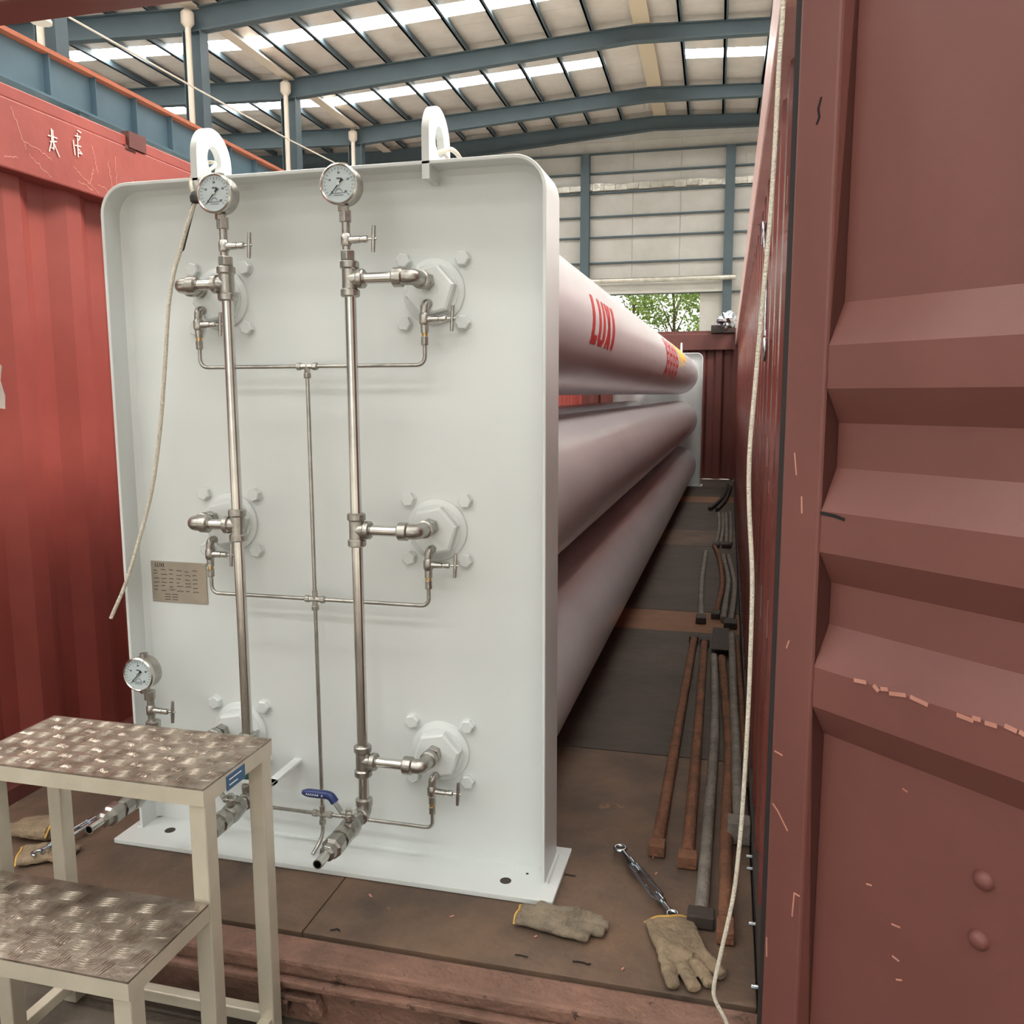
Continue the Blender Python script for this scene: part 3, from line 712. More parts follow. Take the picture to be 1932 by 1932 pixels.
def T_handle(parent, x, y, z, half=.033, r=.0058, tilt=0.0):
    bm = nb(); dz = half * math.cos(tilt); dx = half * math.sin(tilt)
    add_tube(bm, [(x - dx, y, z - dz), (x - dx * .2, y, z - dz * .2), (x + dx * .2, y, z + dz * .2), (x + dx, y, z + dz)], [r * .8, r, r, r * .8], 10)
    obj('valve_handle', bm, 'steel_d', parent, smooth=40)
def needle_valve(x, y, z0, z1, zh, reach=.075, name='needle_valve'):
    bm = nb(); add_cyl(bm, (x, y, z0), (x, y, z1), .0105, n=16); add_lathe(bm, (x, y, zh - .016), (0, 0, 1), [(.0105, 0), (.014, .006), (.014, .026), (.0105, .032)], 16)
    v = obj(name, bm, 'steel_d', skid, smooth=35)
    bm = nb(); add_lathe(bm, (x + .008, y, zh), (1, 0, 0), [(.0095, 0), (.0095, reach * .42), (.0075, reach * .43), (.0075, reach * .5), (.0092, reach * .51), (.0092, reach * .68), (.006, reach * .7), (.0035, reach * .72), (.0035, reach)], 14)
    obj('bonnet', bm, 'steel', v, smooth=35)
    T_handle(v, x + reach, y, zh, tilt=.06)
    return v
def text_mesh(s, size):
    c = D.curves.new('txt', 'FONT'); c.body = s; c.size = size; c.align_x = 'CENTER'; c.align_y = 'CENTER'; c.extrude = .0004
    ob = D.objects.new('txt', c); COL.objects.link(ob); bpy.context.view_layer.update()
    dg = bpy.context.evaluated_depsgraph_get(); me = D.meshes.new_from_object(ob.evaluated_get(dg)); D.objects.remove(ob); D.curves.remove(c); return me
def text_on(name, s, size, m, parent, loc, sx=1.0):
    me = text_mesh(s, size)
    o = link(name, me, M[m], parent, Vector(loc) - wloc(parent)); o.rotation_euler = (math.pi / 2, 0, 0); o.scale = (sx, 1, 1); return o
def gauge(x, z, zb, ang):
    r = .051; yf = -.093; yb = -.042
    bm = nb(); add_lathe(bm, (x, yb, z), (0, -1, 0), [(.043, 0), (.0485, .005), (.0485, .04), (.0485, .042)], 36)
    g = obj('pressure_gauge', bm, 'steel_d', skid, smooth=35)
    bm = nb(); add_lathe(bm, (x, yf + .011, z), (0, -1, 0), [(.0485, 0), (r, .001), (r, .009), (.047, .012), (.0445, .0095), (.0445, .004)], 40); obj('bezel', bm, 'glass', g, smooth=35)
    bm = nb(); add_cyl(bm, (x, yf + .010, z), (x, yf + .004, z), .0447, n=40); obj('dial', bm, 'dial', g)
    yd = yf + .0036
    tk = []
    for k in range(21):
        a = R(225 - 270 * k / 20); r0 = .036 if k % 5 else .033; tk.append([(r0 * math.cos(a), r0 * math.sin(a)), (.040 * math.cos(a), .040 * math.sin(a))])
    tk.append([(.018, -.022), (-.018, -.022)]); tk.append([(.012, -.027), (-.012, -.027)]); tk.append([(-.01, -.019), (-.004, -.012), (.004, -.012), (.01, -.019)])
    strokes('dial_marks', 'black', g, tk, .0011, (x, yd, z), (1, 0, 0), (0, 0, 1), (0, -.0003, 0), kind='stuff')
    for k, s in enumerate(('0', '10', '20', '30', '40')):
        a = R(225 - 270 * k / 4); text_on('dial_number', s, .0075, 'black', g, (x + .027 * math.cos(a), yd, z + .027 * math.sin(a)))
    text_on('dial_number', 'MPa', .007, 'black', g, (x, yd, z + .013))
    c, s = math.cos(ang), math.sin(ang)
    bm = nb(); P = lambda u, v: (x + u * c - v * s, yd - .0012, z + u * s + v * c)
    add_poly(bm, [P(-.016, -.0045), P(-.006, -.0014), P(.034, -.0006), P(.034, .0006), P(-.006, .0014), P(-.016, .0045)], (0, -.001, 0)); obj('needle', bm, 'black', g)
    bm = nb(); add_cyl(bm, (x, yd, z), (x, yd - .003, z), .004, n=12); obj('needle_hub', bm, 'steel', g)
    bm = nb(); add_cyl(bm, (x, PY - .004, z - .046), (x, PY - .004, zb), .010, n=14); add_cyl(bm, (x, PY - .004, z - .062), (x, PY - .004, z - .049), .0145, n=6); obj('gauge_stem', bm, 'steel_d', g, smooth=35)
    bm = nb(); add_cyl(bm, (x, PY, z + .046), (x, PY, z + .056), .012, n=10); obj('filler_plug', bm, 'steel_d', g, smooth=35)
NA = R(228)
for x, zg in ((.777, 1.874), (.424, 1.872)):
    gauge(x, zg, 1.812, NA)
    hexfit('hex_fitting', (x + .002, PY, 1.786), (x + .002, PY, 1.818), .0165)
    needle_valve(x + .003, PY, 1.71, 1.788, 1.742)
    hexfit('hex_fitting', (x + .006, PY, 1.692), (x + .006, PY, 1.716), .0195)
gauge(.100, .546, .486, NA)
hexfit('hex_fitting', (.112, PY, .462), (.112, PY, .490), .0165)
needle_valve(.114, PY, .395, .464, .430, .072)
hexfit('hex_fitting', (.118, PY, .375), (.118, PY, .398), .022)
bm = nb(); add_tube(bm, fillet([(.118, PY, .38), (.118, PY, .30), (.118, .05, .30)], .03), .012, 14); obj('gauge_pipe', bm, 'steel_d', skid, smooth=40)
bm = nb(); add_cyl(bm, (.118, PY, .32), (.118, PY, .215), .014, n=16); obj('riser_pipe', bm, 'steel', skid, smooth=40)

# bleed valves and small tubing
def bleed(x, z, reach):
    y = .02
    bm = nb(); pts = fillet([(x + .010, .05, z + .041), (x + .003, .02, z + .041), (x, .02, z + .02)], .010, 5); add_tube(bm, pts, .0112, 12)
    needle = needle_valve(x, y, z - .036, z + .034, z, reach, 'bleed_valve'); obj('street_elbow', bm, 'steel_d', needle, smooth=40)
    hexfit('hex_nut', (x, y, z - .068), (x, y, z - .044), .0105, 'steel_d', needle)
    bm = nb(); add_cyl(bm, (x, y, z - .0475), (x, y, z - .034), .008, n=10); obj('ferrule', bm, 'brass', needle)
zv = [1.547, .891, .238]; zc = [1.428, .775, .127]
for z in zv:
    bleed(.959, z, .077); bleed(.284, z, .070)
def tubing(pts, r=.0056):
    bm = nb(); add_tube(bm, fillet(pts, .035, 8), r, 10); obj('small_tubing', bm, 'steel_d', skid, smooth=50)
for a, b in zip(zv, zc):
    tubing([(.959, .02, a - .066), (.959, .02, b), (.630, .02, b)]); tubing([(.284, .02, a - .066), (.284, .02, b), (.602, .02, b)])
for z0, z1 in ((zc[0] - .012, zc[1] + .014), (zc[1] - .014, zc[2] + .014)): tubing([(.616, .02, z0), (.616, .02, z1)])
bm = nb(); add_tube(bm, smooth_path([(.616, .02, zc[2] - .014), (.616, .016, .07), (.612, .0, .045), (.606, -.03, .026)]), .0056, 10); obj('drain_tubing', bm, 'steel_d', skid, smooth=50)
for i, z in enumerate(zc):
    bm = nb(); add_cyl(bm, (.590, .02, z), (.642, .02, z), .0085, n=6, phase=.2); add_cyl(bm, (.616, .02, z - .026), (.616, .02, z + (.004 if i == 0 else .026)), .0085, n=6, phase=.2)
    c = obj('tubing_cross' if i else 'tubing_tee', bm, 'steel_d', skid, bevel=.001)
    for dx in (-.024, .024): hexfit('compression_nut', (.616 + dx - .007, .02, z), (.616 + dx + .007, .02, z), .0112, 'steel_d', c)
    hexfit('compression_nut', (.616, .02, z - .032), (.616, .02, z - .018), .0112, 'steel_d', c)

# ball valves at the bottom
def ball_valve(x, z=.195, lever=True, nz=.058):
    bm = nb(); add_tube(bm, fillet([(x, PY, z + .035), (x, PY, z), (x, PY - .032, z)], .03, 8), .0205, 18); e = obj('pipe_elbow', bm, 'steel_d', skid, smooth=40)
    bm = nb(); add_lathe(bm, (x, PY, z + .018), (0, 0, 1), [(.0205, 0), (.0235, .003), (.0235, .02), (.019, .023)], 20); add_lathe(bm, (x, PY - .016, z), (0, -1, 0), [(.0205, 0), (.0235, .003), (.0235, .016), (.019, .019)], 20); obj('collar', bm, 'steel_d', e, smooth=35)
    bm = nb()
    add_cyl(bm, (x, PY - .03, z), (x, PY - .06, z), .015, n=16)
    add_cyl(bm, (x, PY - .05, z), (x, PY - .072, z), .0235, n=6)
    add_lathe(bm, (x, PY - .07, z), (0, -1, 0), [(.02, 0), (.026, .008), (.029, .028), (.026, .05), (.022, .058)], 22)
    add_cyl(bm, (x, PY - .126, z), (x, PY - .158, z), .027, n=8)
    add_cyl(bm, (x, PY - .098, z + .02), (x, PY - .098, z + .042), .012, n=14)
    v = obj('ball_valve', bm, 'steel_d', skid, smooth=30)
    yv = PY - .098
    bm = nb(); add_cyl(bm, (x, yv, z + .040), (x, yv, z + .044), .022, n=16); add_cyl(bm, (x, yv, z + .046), (x, yv, z + .056), .009, n=6); obj('stem_nut', bm, 'steel', v, smooth=30)
    if lever:
        prof = [(.018, .046), (-.022, .046), (-.045, .078), (-.050, .085)]
        bm = nb()
        pts = [(x + a, z + b) for a, b in prof]
        add_poly(bm, [(a, yv - .010, b) for a, b in pts] + [(a, yv - .010, b - .003) for a, b in pts[::-1]], (0, .020, 0)); obj('lever_shank', bm, 'steel', v)
        bm = nb(); p3 = smooth_path([(x - .040, yv, z + .070), (x - .050, yv, z + .083), (x - .062, yv, z + .088), (x - .09, yv, z + .088), (x - .135, yv, z + .088)], 4)
        add_tube(bm, p3, [.0115] * (len(p3) - 2) + [.0105, .006], 12); lh = obj('lever_grip', bm, 'blue', v, smooth=50)
        gl = []
        u = 0
        for k in range(8):
            if k == 6: u += .006; continue
            gl += [[(u, 0), (u + .0022, .0055)], [(u + .0022, .0055), (u + .0045, .001)]]; u += .0065
        strokes('grip_lettering', 'whiteprint', lh, gl, .0011, (x - .120, yv - .0112, z + .0865), (1, 0, 0), (0, 0, 1), (0, -.0008, 0), kind='stuff')
    bm = nb(); add_lathe(bm, (x, PY - .156, z), (0, -1, 0), [(.021, 0), (.021, .012), (.029, .016), (.029, .05), (.022, .056), (.022, .075), (.0145, .08)], 8, phase=.3); obj('hex_union', bm, 'steel_d', v, bevel=.0015)
    bm = nb(); add_lathe(bm, (x, PY - .225, z), (0, -1, 0), [(.0125, 0), (.0125, nz), (.0098, nz), (.0098, .02)], 20); obj('outlet_nozzle', bm, 'steel', v, smooth=35)
    bm = nb(); add_cyl(bm, (x, PY - .246, z), (x, PY - .25, z), .0099, n=16); obj('nozzle_bore', bm, 'dark', v)
ball_valve(.787); ball_valve(.430, nz=.034)
ball_valve(.118, .20, False)
bm = nb(); yv = PY - .098; add_poly(bm, [(.118 - .016, yv - .014, .244), (.118 + .02, yv - .014, .244), (.118 + .02, yv + .014, .244), (.118 - .03, yv + .014, .244)], (0, 0, .004)); obj('lever_shank', bm, 'steel', skid)
# green relief valve on the left riser, white support bracket
bm = nb(); add_box(bm, .402, .455, PY - .03, PY + .028, .262, .300); obj('green_valve_cap', bm, 'green', skid, bevel=.005)
bm = nb(); add_box(bm, .497, .523, -0.09, 0.082, .252, .262); obj('support_bracket', bm, 'white', skid, bevel=.001)
bm = nb(); add_box(bm, .42, .523, -0.09, -0.065, .252, .262); obj('support_bracket', bm, 'white', skid)

# nameplate
bm = nb(); add_box(bm, .037, .229, .0765, .080, .722, .849); npl = obj('nameplate', bm, 'plate_metal', skid, bevel=.001)
text_on('nameplate_heading', 'LUXI', .018, 'black', npl, (.068, .0762, .837), 0.85)
ln = []
for c, u in enumerate((.046, .072, .100, .126, .156, .182)):
    for r_ in range(6):
        z = .822 - .0125 * r_ + rn.uniform(-.002, .002); w = rn.uniform(.008, .02)
        zz = [(u, z)]
        k = 0
        while k < w: k += .003; zz.append((u + k, z + rn.uniform(-.0012, .0012)))
        ln.append(zz)
for r_ in range(3):
    for u in (.082, .108):
        z = .747 - .008 * r_; ln.append([(u, z), (u + .009, z + .0008), (u + .019, z)])
strokes('nameplate_print', 'black', npl, ln, .0016, (0, .0763, 0), (1, 0, 0), (0, 0, 1), (0, -.0003, 0), kind='stuff')
for (x, z) in ((.043, .843), (.223, .843), (.043, .728), (.223, .728)):
    bm = nb(); add_lathe(bm, (x, .0766, z), (0, -1, 0), [(.003, 0), (.0022, .0015), (0, .002)], 10); obj('rivet', bm, 'steel', npl)

# ================================================================== ROPES
bm = nb()
add_tube(bm, smooth_path([(.323, -.022, 1.885), (.318, -.018, 1.870), (.289, -.02, 1.804), (.262, -.02, 1.735), (.242, -.02, 1.686), (.219, -.02, 1.593), (.199, -.02, 1.448), (.172, -.02, 1.27), (.132, -.02, 1.086), (.076, -.02, .929), (.023, -.022, .799), (-.035, -.024, .690)]), .0058, 8)
rp = tag(obj('tied_rope', bm, 'rope', smooth=60), 'white rope knotted to the left lifting lug, end hanging past the nameplate', 'rope')
bm = nb(); add_tube(bm, smooth_path([(.318, -.02, 1.888), (.300, -.006, 1.925), (.290, .04, 1.975), (.300, .085, 2.0), (.330, .07, 1.988), (.334, .0, 1.94), (.328, -.02, 1.89)]), .0052, 8); obj('loop', bm, 'rope', rp, smooth=60)
bm = nb(); add_lathe(bm, (.321, -.021, 1.865), (0, .1, 1), [(.004, 0), (.013, .005), (.015, .018), (.010, .03), (.004, .034)], 12); obj('taped_knot', bm, 'tape', rp, smooth=40)
bm = nb(); add_tube(bm, smooth_path([(.316, -.018, 1.868), (.296, -.012, 1.83), (.276, -.01, 1.78), (.262, -.008, 1.745)]), [.006] * 18 + [.003], 8); obj('rope_tail', bm, 'tape', rp, smooth=60)
bm = nb(); add_tube(bm, smooth_path([(.962, .085, 1.975), (.985, .10, 1.985), (1.0, .14, 2.0), (1.01, .19, 1.985), (1.02, .24, 1.93), (1.02, .27, 1.86)]), .0065, 8)
add_tube(bm, smooth_path([(.955, .09, 1.98), (.955, .12, 2.0), (.965, .19, 1.99), (.97, .24, 1.92)]), .0065, 8)
tag(obj('lug_rope', bm, 'rope', smooth=60), 'short cream rope looped through the hole of the right lifting lug', 'rope')
bm = nb()
hp = [(1.812, -.47, 2.21), (1.815, -.5, 2.024), (1.812, -.5, 1.92), (1.81, -.5, 1.779), (1.806, -.5, 1.653), (1.799, -.5, 1.524), (1.791, -.5, 1.372), (1.785, -.5, 1.246), (1.787, -.5, 1.147), (1.797, -.5, 1.016), (1.799, -.5, .913), (1.799, -.5, .755), (1.796, -.5, .593), (1.792, -.5, .482), (1.783, -.5, .357), (1.764, -.5, .239), (1.751, -.5, .155), (1.755, -.5, .122), (1.779, -.5, .075), (1.80, -.5, .0), (1.81, -.51, -.16)]
add_tube(bm, smooth_path(hp, 5), .0042, 8)
tag(obj('hanging_rope', bm, 'rope', smooth=60), 'long white rope hanging down past the edge of the open red door', 'rope')

# wire sling and hook on the right wall
t = thing('wire_sling', 'thin grey wire sling with shackle and hook hanging on the right red wall', 'sling', (1.80, .9, 1.9))
bm = nb(); add_tube(bm, smooth_path([(1.838, 1.13, 1.93), (1.836, .95, 1.85), (1.836, .70, 1.76), (1.836, .6, 1.70), (1.836, .56, 1.60), (1.836, .54, 1.52)]), .004, 6); obj('wire', bm, 'steel_b', t, smooth=60)
def ring(c, r, t_, ax='x', n=18, arc=1.0):
    pts = []
    for k in range(n + 1):
        a = 2 * math.pi * arc * k / n
        pts.append(Vector(c) + (Vector((0, math.cos(a), math.sin(a))) if ax == 'x' else (Vector((math.cos(a), math.sin(a), 0)) if ax == 'z' else Vector((math.cos(a), 0, math.sin(a))))) * r)
    bm = nb(); add_tube(bm, pts, t_, 8); return bm
obj('shackle', ring((1.836, 1.15, 1.92), .035, .007), 'steel_b', t, smooth=60)
obj('hook', ring((1.836, .53, 1.48), .03, .006, arc=.8), 'steel_b', t, smooth=60)
# crumpled foil bag on the far corner
bm = nb(); bmesh.ops.create_icosphere(bm, subdivisions=3, radius=.14)
for v in bm.verts: v.co = Vector((1.60, 11.6, 2.44)) + v.co * (1 + rn.uniform(-.28, .22)) * (1 if v.co.z > 0 else .8)
tag(obj('foil_bag', bm, 'steel_b'), 'crumpled silver foil bag on the top far corner of the container', 'bag')
tag(box('dark_pad', 'rod_dark', None, 1.36, 1.72, LEN - .12, LEN + .0, 2.285, 2.41, bevel=.01), 'dark folded pad lying on the far container header under the foil bag', 'pad')

# ================================================================== RODS ON THE FLOOR
def rod(pts, r, m, lab, group, cap0=None, cap1=None, z=None):
    zz = r + .002 if z is None else z
    P = [(x, y, zz) for x, y in pts]
    t = thing('lashing_rod', lab, 'rod', (P[0][0], P[0][1], 0), group)
    bm = nb(); add_tube(bm, smooth_path(P, 5) if len(P) > 2 else P, r, 12); obj('bar', bm, m, t, smooth=60)
    for c, p, q in ((cap0, P[0], P[1]), (cap1, P[-1], P[-2])):
        if not c: continue
        d = (Vector(p) - Vector(q)).normalized(); n_ = Vector((-d.y, d.x, 0)); w, L, mm = c
        o_ = Vector(p); bm = nb()
        add_poly(bm, [o_ - n_ * w - Vector((0, 0, zz - .001)), o_ + n_ * w - Vector((0, 0, zz - .001)), o_ + n_ * w + Vector((0, 0, r * .9)), o_ - n_ * w + Vector((0, 0, r * .9))], d * L)
        obj('end_cap', bm, mm, t, bevel=.004)
G = 'lashing rods along the right wall'
rod([(1.573, .29), (1.574, 1.08), (1.578, 2.50)], .019, 'rod_rust', 'rusty brown rod, farthest from the wall in the near bundle', G, (.024, .05, 'rod_rust'), (.026, .06, 'rod_dark'))
rod([(1.663, .246), (1.654, 1.10), (1.636, 2.46)], .019, 'rod_rust', 'rusty rod with a square rust cap, second from the open floor', G, (.028, .05, 'rod_rust'), (.026, .06, 'rod_dark'))
rod([(1.712, -.03), (1.715, .44), (1.719, 1.12), (1.711, 1.60), (1.692, 2.23)], .018, 'rod_grey', 'pale grey rod ending in a square plate beside the tan glove', G, (.034, .05, 'rod_dark'), None)
rod([(1.773, -.06), (1.770, .45), (1.775, 1.03), (1.754, 1.66), (1.73, 2.21)], .019, 'rod_rust', 'orange rusty rod with peeling patch near the tan glove, next to the wall', G, (.022, .07, 'rod_rust'), None)
rod([(1.806, .43), (1.797, 1.136), (1.79, 1.47), (1.778, 2.546)], .018, 'rod_grey', 'grey rod close to the wall ending in a wide grey cap', G, (.034, .06, 'rod_grey'), None, z=.056)
rod([(1.832, .77), (1.828, 1.144), (1.822, 1.652), (1.808, 2.534)], .013, 'rod_rust', 'thin brown rod wedged against the foot of the right wall', G)
tag(box('square_plate', 'rod_dark', None, 1.675, 1.765, 2.26, 2.69, .042, .05, bevel=.003), 'dark square steel plate lying over the far ends of the near rods', 'plate')
G2 = 'rods of the middle bundle'
rod([(1.597, 3.03), (1.566, 4.0), (1.556, 5.24)], .018, 'rod_grey', 'single pale rod lying apart on the brown plywood strip, black cap', G2, (.03, .10, 'rod_dark'))
rod([(1.684, 3.16), (1.708, 3.86), (1.7, 4.356), (1.665, 5.07), (1.62, 5.523)], .017, 'rod_rust', 'bowed brown rod of the middle bundle with a dark square cap', G2, (.026, .10, 'rod_dark'))
rod([(1.73, 2.99), (1.745, 3.707), (1.748, 4.213), (1.698, 5.102)], .018, 'rod_grey', 'bowed grey rod in the middle of the second bundle', G2)
rod([(1.772, 2.97), (1.79, 3.561), (1.79, 4.131), (1.741, 5.088)], .018, 'rod_grey', 'bowed grey rod nearest the wall in the second bundle', G2, (.036, .12, 'rod_dark'))
G3 = 'rods of the third bundle'
rod([(1.632, 5.7), (1.641, 6.689), (1.617, 7.727)], .016, 'rod_grey', 'grey rod of the third bundle, nearest the gas cylinders', G3, (.03, .15, 'rod_dark'))
rod([(1.672, 5.7), (1.679, 6.698), (1.660, 7.738)], .016, 'rod_grey', 'second grey rod of the third bundle counted from the cylinders', G3)
rod([(1.72, 5.72), (1.713, 6.53), (1.697, 7.745)], .017, 'rod_grey', 'pale thick rod of the third bundle beside the wall rod', G3, (.04, .15, 'rod_dark'))
rod([(1.757, 5.723), (1.756, 6.54), (1.743, 7.893)], .015, 'rod_grey', 'rod of the third bundle lying closest to the wall', G3)
rod([(1.508, 8.07), (1.62, 9.04), (1.669, 9.98), (1.69, 10.85)], .021, 'rod_dark', 'dark curved bar at the far end, nearer the cylinders', 'dark bars near the far wall')
rod([(1.590, 8.04), (1.675, 8.94), (1.71, 9.858), (1.735, 10.65)], .021, 'rod_dark', 'dark curved bar at the far end, against the wall', 'dark bars near the far wall')

# ================================================================== TURNBUCKLES
def turnbuckle(a, b, lab, z=.02):
    a = Vector((a[0], a[1], z)); b = Vector((b[0], b[1], z)); d = (b - a); L = d.length; d.normalize(); n_ = Vector((-d.y, d.x, 0))
    t = thing('turnbuckle', lab, 'turnbuckle', (a.x, a.y, 0), 'turnbuckles beside the skid')
    bm = nb()
    p0 = a + d * L * .24; p1 = a + d * L * .80
    for s in (-1, 1): add_tube(bm, [p0 + n_ * s * .006, p0 + d * .02 + n_ * s * .013, p1 - d * .02 + n_ * s * .013, p1 + n_ * s * .006], .0055, 8)
    add_cyl(bm, p0 - d * .012, p0 + d * .016, .012, n=10); add_cyl(bm, p1 - d * .016, p1 + d * .012, .012, n=10)
    obj('body', bm, 'steel_b', t, smooth=40)
    bm = nb(); add_cyl(bm, a + d * .02, p0 + d * .05, .0065, n=10); obj('threaded_rod', bm, 'steel_b', t, smooth=40)
    bm = nb(); add_cyl(bm, p1 - d * .03, b - d * .016, .0065, n=10); obj('threaded_rod', bm, 'steel_b', t, smooth=40)
    bm = ring(a, .016, .0055, 'z'); obj('eye', bm, 'steel_b', t, smooth=60)
    bm = ring(b, .014, .0055, 'z', arc=.8); obj('hook', bm, 'steel_b', t, smooth=60)
turnbuckle((1.468, .232), (1.640, -.062), 'shiny zinc turnbuckle lying on the floor beside the tan glove')
turnbuckle((-.150, .04), (-.172, -.225), 'shiny turnbuckle behind the aluminium ladder at the left of the skid', .03)

# ================================================================== GLOVES
def glove(name, lab, m, cuff, palm, fingers, thumb, zc=.014, cuff_h=.013, wc=.055, wp=.048, piping=True, frad=.0125):
    """flattened tubes for cuff, palm, fingers and thumb, fused into one skin"""
    cuff = Vector((*cuff, zc)); palm = Vector((*palm, zc))
    d = (palm - cuff).normalized(); n_ = Vector((-d.y, d.x, 0))
    t = thing(name, lab, 'glove', (cuff.x, cuff.y, 0), 'leather work gloves on the floor')
    bm = nb()
    def slab(p, q, w0, w1, h0, h1, k=16):
        rings = []
        for i in range(7):
            u = i / 6; c = p.lerp(q, u); w = w0 + (w1 - w0) * u; h = h0 + (h1 - h0) * u
            rings.append([bm.verts.new(c + n_ * math.cos(2 * math.pi * j / k) * w + Vector((0, 0, 1)) * math.copysign(abs(math.sin(2 * math.pi * j / k)) ** .6, math.sin(2 * math.pi * j / k)) * h) for j in range(k)])
        for a_, b_ in zip(rings, rings[1:]):
            for j in range(k): bm.faces.new([a_[j], a_[(j + 1) % k], b_[(j + 1) % k], b_[j]])
        bm.faces.new(rings[0][::-1]); bm.faces.new(rings[-1])
    slab(cuff, palm, wc, wp, cuff_h, .016)
    for (bx, by), (tx, ty) in fingers:
        b_ = palm - d * .02 + n_ * bx + d * by; e_ = Vector((tx, ty, frad))
        e_.z = frad * .72; mid = b_.lerp(e_, .5) + Vector((0, 0, .003))
        add_tube(bm, [b_, mid, e_.lerp(mid, .12), e_], [frad * 1.1, frad * 1.08, frad * 1.02, frad * .75], 12, flat=.72)
    if thumb:
        pts = [Vector(p) for p in thumb]; add_tube(bm, pts, [frad * 1.2] * (len(pts) - 1) + [frad * .6], 10, flat=.9)
    for f in bm.faces: f.normal_update()
    o = obj('leather', bm, m, t)
    rm = o.modifiers.new('fuse', 'REMESH'); rm.mode = 'VOXEL'; rm.voxel_size = .0030; rm.use_smooth_shade = True
    sm = o.modifiers.new('soften', 'SMOOTH'); sm.factor = .5; sm.iterations = 3
    tx_ = D.textures.new(name + '_folds', 'CLOUDS'); tx_.noise_scale = .028
    dm = o.modifiers.new('folds', 'DISPLACE'); dm.texture = tx_; dm.strength = .007; dm.mid_level = .5; dm.texture_coords = 'GLOBAL'
    if piping:
        bm = nb(); add_tube(bm, smooth_path([cuff - n_ * wc + Vector((0, 0, -.004)), cuff - n_ * wc * .5 + Vector((0, 0, cuff_h * .8)) - d * .002, cuff + Vector((0, 0, cuff_h * 1.05)) + d * .002, cuff + n_ * wc * .5 + Vector((0, 0, cuff_h * .8)) - d * .002, cuff + n_ * wc + Vector((0, 0, -.004))]), .003, 8)
        obj('cuff_piping', bm, 'piping', t, smooth=60)
    return t
glove('leather_glove', 'tan leather glove with spread fingers lying over the turnbuckle end', 'glove', (1.632, -.078), (1.684, -.232),
      [((.046, -.004), (1.768, -.262)), ((.016, 0), (1.744, -.302)), ((-.016, 0), (1.708, -.324)), ((-.046, 0), (1.660, -.326))],
      [(1.62, -.19, .018), (1.655, -.215, .026), (1.70, -.232, .028)], wc=.064, wp=.062, frad=.0165, cuff_h=.011)
glove('leather_glove', 'grey brown leather glove folded flat at the corner of the skid base', 'glove2', (1.252, -.144), (1.385, -.152),
      [((.032, 0), (1.470, -.122)), ((.010, 0), (1.486, -.140)), ((-.014, 0), (1.480, -.166)), ((-.036, 0), (1.446, -.198))],
      [(1.30, -.118, .022), (1.35, -.140, .028), (1.40, -.128, .026), (1.44, -.112, .018)], wc=.042, wp=.052, cuff_h=.011, frad=.016)
glove('leather_glove', 'tan glove cuff with yellow edge behind the ladder, by the left wall', 'glove', (-.235, -.085), (-.35, -.11),
      [((.03, 0), (-.47, -.08)), ((.01, 0), (-.475, -.11)), ((-.012, 0), (-.47, -.14)), ((-.034, 0), (-.45, -.17))], None, zc=.03, cuff_h=.028, wc=.06, frad=.014)
glove('leather_glove', 'pale tan bulging glove under the turnbuckle behind the ladder', 'glove', (-.235, -.225), (-.165, -.185),
      [((.03, 0), (-.10, -.14)), ((.01, 0), (-.095, -.165)), ((-.012, 0), (-.10, -.19)), ((-.03, 0), (-.12, -.21))], None, zc=.014, cuff_h=.013, wc=.055, wp=.05)

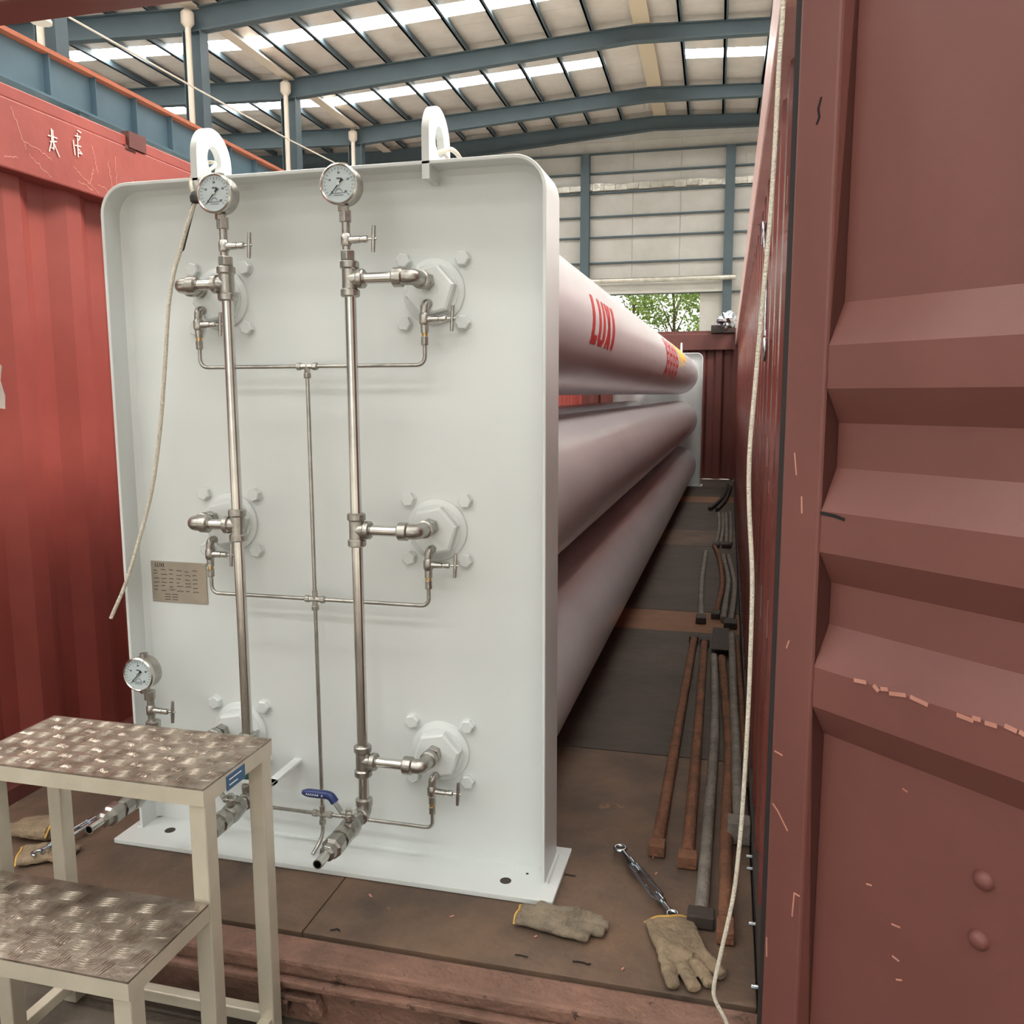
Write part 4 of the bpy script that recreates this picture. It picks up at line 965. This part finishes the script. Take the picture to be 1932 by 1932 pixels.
# ================================================================== STEP LADDER
lad = thing('step_ladder', 'aluminium step ladder with chequered treads in front of the skid', 'ladder', (.45, -.72, -.17))
ZT1, ZT2, ZG = .57, .325, -.168
LX0, LX1 = .155, .75; YB, YM, YF = -.470, -.735, -.980
def tread(y0, y1, z):
    bm = nb(); add_box(bm, LX0, LX1, y0, y1, z - .004, z); tr = obj('tread', bm, 'alu_tread', lad)
    bm = nb(); row = 0; v = y0 + .022
    while v < y1 - .012:
        u = LX0 + .024 + (.0 if row % 2 else 0); c_ = row % 2
        while u < LX1 - .012:
            d = Vector((1, .18, 0)).normalized() if c_ % 2 == 0 else Vector((.18, 1, 0)).normalized(); e = Vector((-d.y, d.x, 0))
            for k in range(-2, 3):
                p = Vector((u, v, z)) + e * k * .0064; h = Vector((0, 0, .0022)); L = .0205
                q = [p - d * L, p - e * .0017, p + d * L, p + e * .0017]
                if any(not (LX0 < w.x < LX1 and y0 < w.y < y1) for w in q): continue
                b_ = [bm.verts.new(w) for w in q]; m0 = bm.verts.new(p - d * L * .5 + h); m1 = bm.verts.new(p + d * L * .5 + h)
                bm.faces.new([b_[0], b_[1], m0]); bm.faces.new([b_[1], b_[2], m1]); bm.faces.new([b_[1], m1, m0]); bm.faces.new([b_[2], b_[3], m1]); bm.faces.new([b_[3], b_[0], m0]); bm.faces.new([b_[3], m0, m1])
            u += .046; c_ += 1
        v += .044; row += 1
    obj('tread_ridges', bm, 'alu_tread', tr, kind='stuff')
    for nm, a in (('apron', (LX0, LX1, y0, y0 + .003, z - .038, z - .004)), ('apron', (LX0, LX1, y1 - .003, y1, z - .038, z - .004)), ('apron', (LX1 - .003, LX1, y0 + .003, y1 - .003, z - .038, z - .004)), ('apron', (LX0, LX0 + .003, y0 + .003, y1 - .003, z - .038, z - .004))):
        box(nm, 'alu', tr, *a)
    return tr
t1 = tread(YM, YB, ZT1); t2 = tread(YF, YM - .002, ZT2)
LW = .038
def leg(x0, y0, z1):
    bm = nb(); add_box(bm, x0, x0 + LW, y0, y0 + LW, ZG, z1); obj('leg', bm, 'alu', lad, bevel=.003)
leg(LX1 - LW - .0005, YB - LW - .004, ZT1 - .004); leg(LX0 + .0005, YB - LW - .004, ZT1 - .004)
leg(LX1 - LW - .0005, YM + .004, ZT1 - .004); leg(LX0 + .035, YM + .004, ZT1 - .004)
leg(LX1 - LW - .0005, YF + .004, ZT2 - .004); leg(LX0 + .0005, YF + .004, ZT2 - .004)
box('cross_bar', 'alu', lad, LX0 + .03, LX1 - .03, YB - .036, YB - .008, -.128, -.098, bevel=.003)
box('side_bar', 'alu', lad, LX1 - .034, LX1 - .006, YF + .03, YB - .03, -.135, -.105, bevel=.003)
box('side_bar', 'alu', lad, LX0 + .006, LX0 + .034, YF + .03, YB - .03, -.135, -.105, bevel=.003)
bm = nb(); add_box(bm, LX1 + .0002, LX1 + .0014, -.655, -.585, ZT1 - .042, ZT1 - .010); st = obj('blue_sticker', bm, 'bluesticker', lad)
ln = [[(-.645, ZT1 - .02), (-.60, ZT1 - .02)], [(-.645, ZT1 - .032), (-.615, ZT1 - .032)]]
strokes('sticker_print', 'whiteprint', st, ln, .002, (LX1 + .0014, 0, 0), (0, 1, 0), (0, 0, 1), (.0003, 0, 0), kind='stuff')
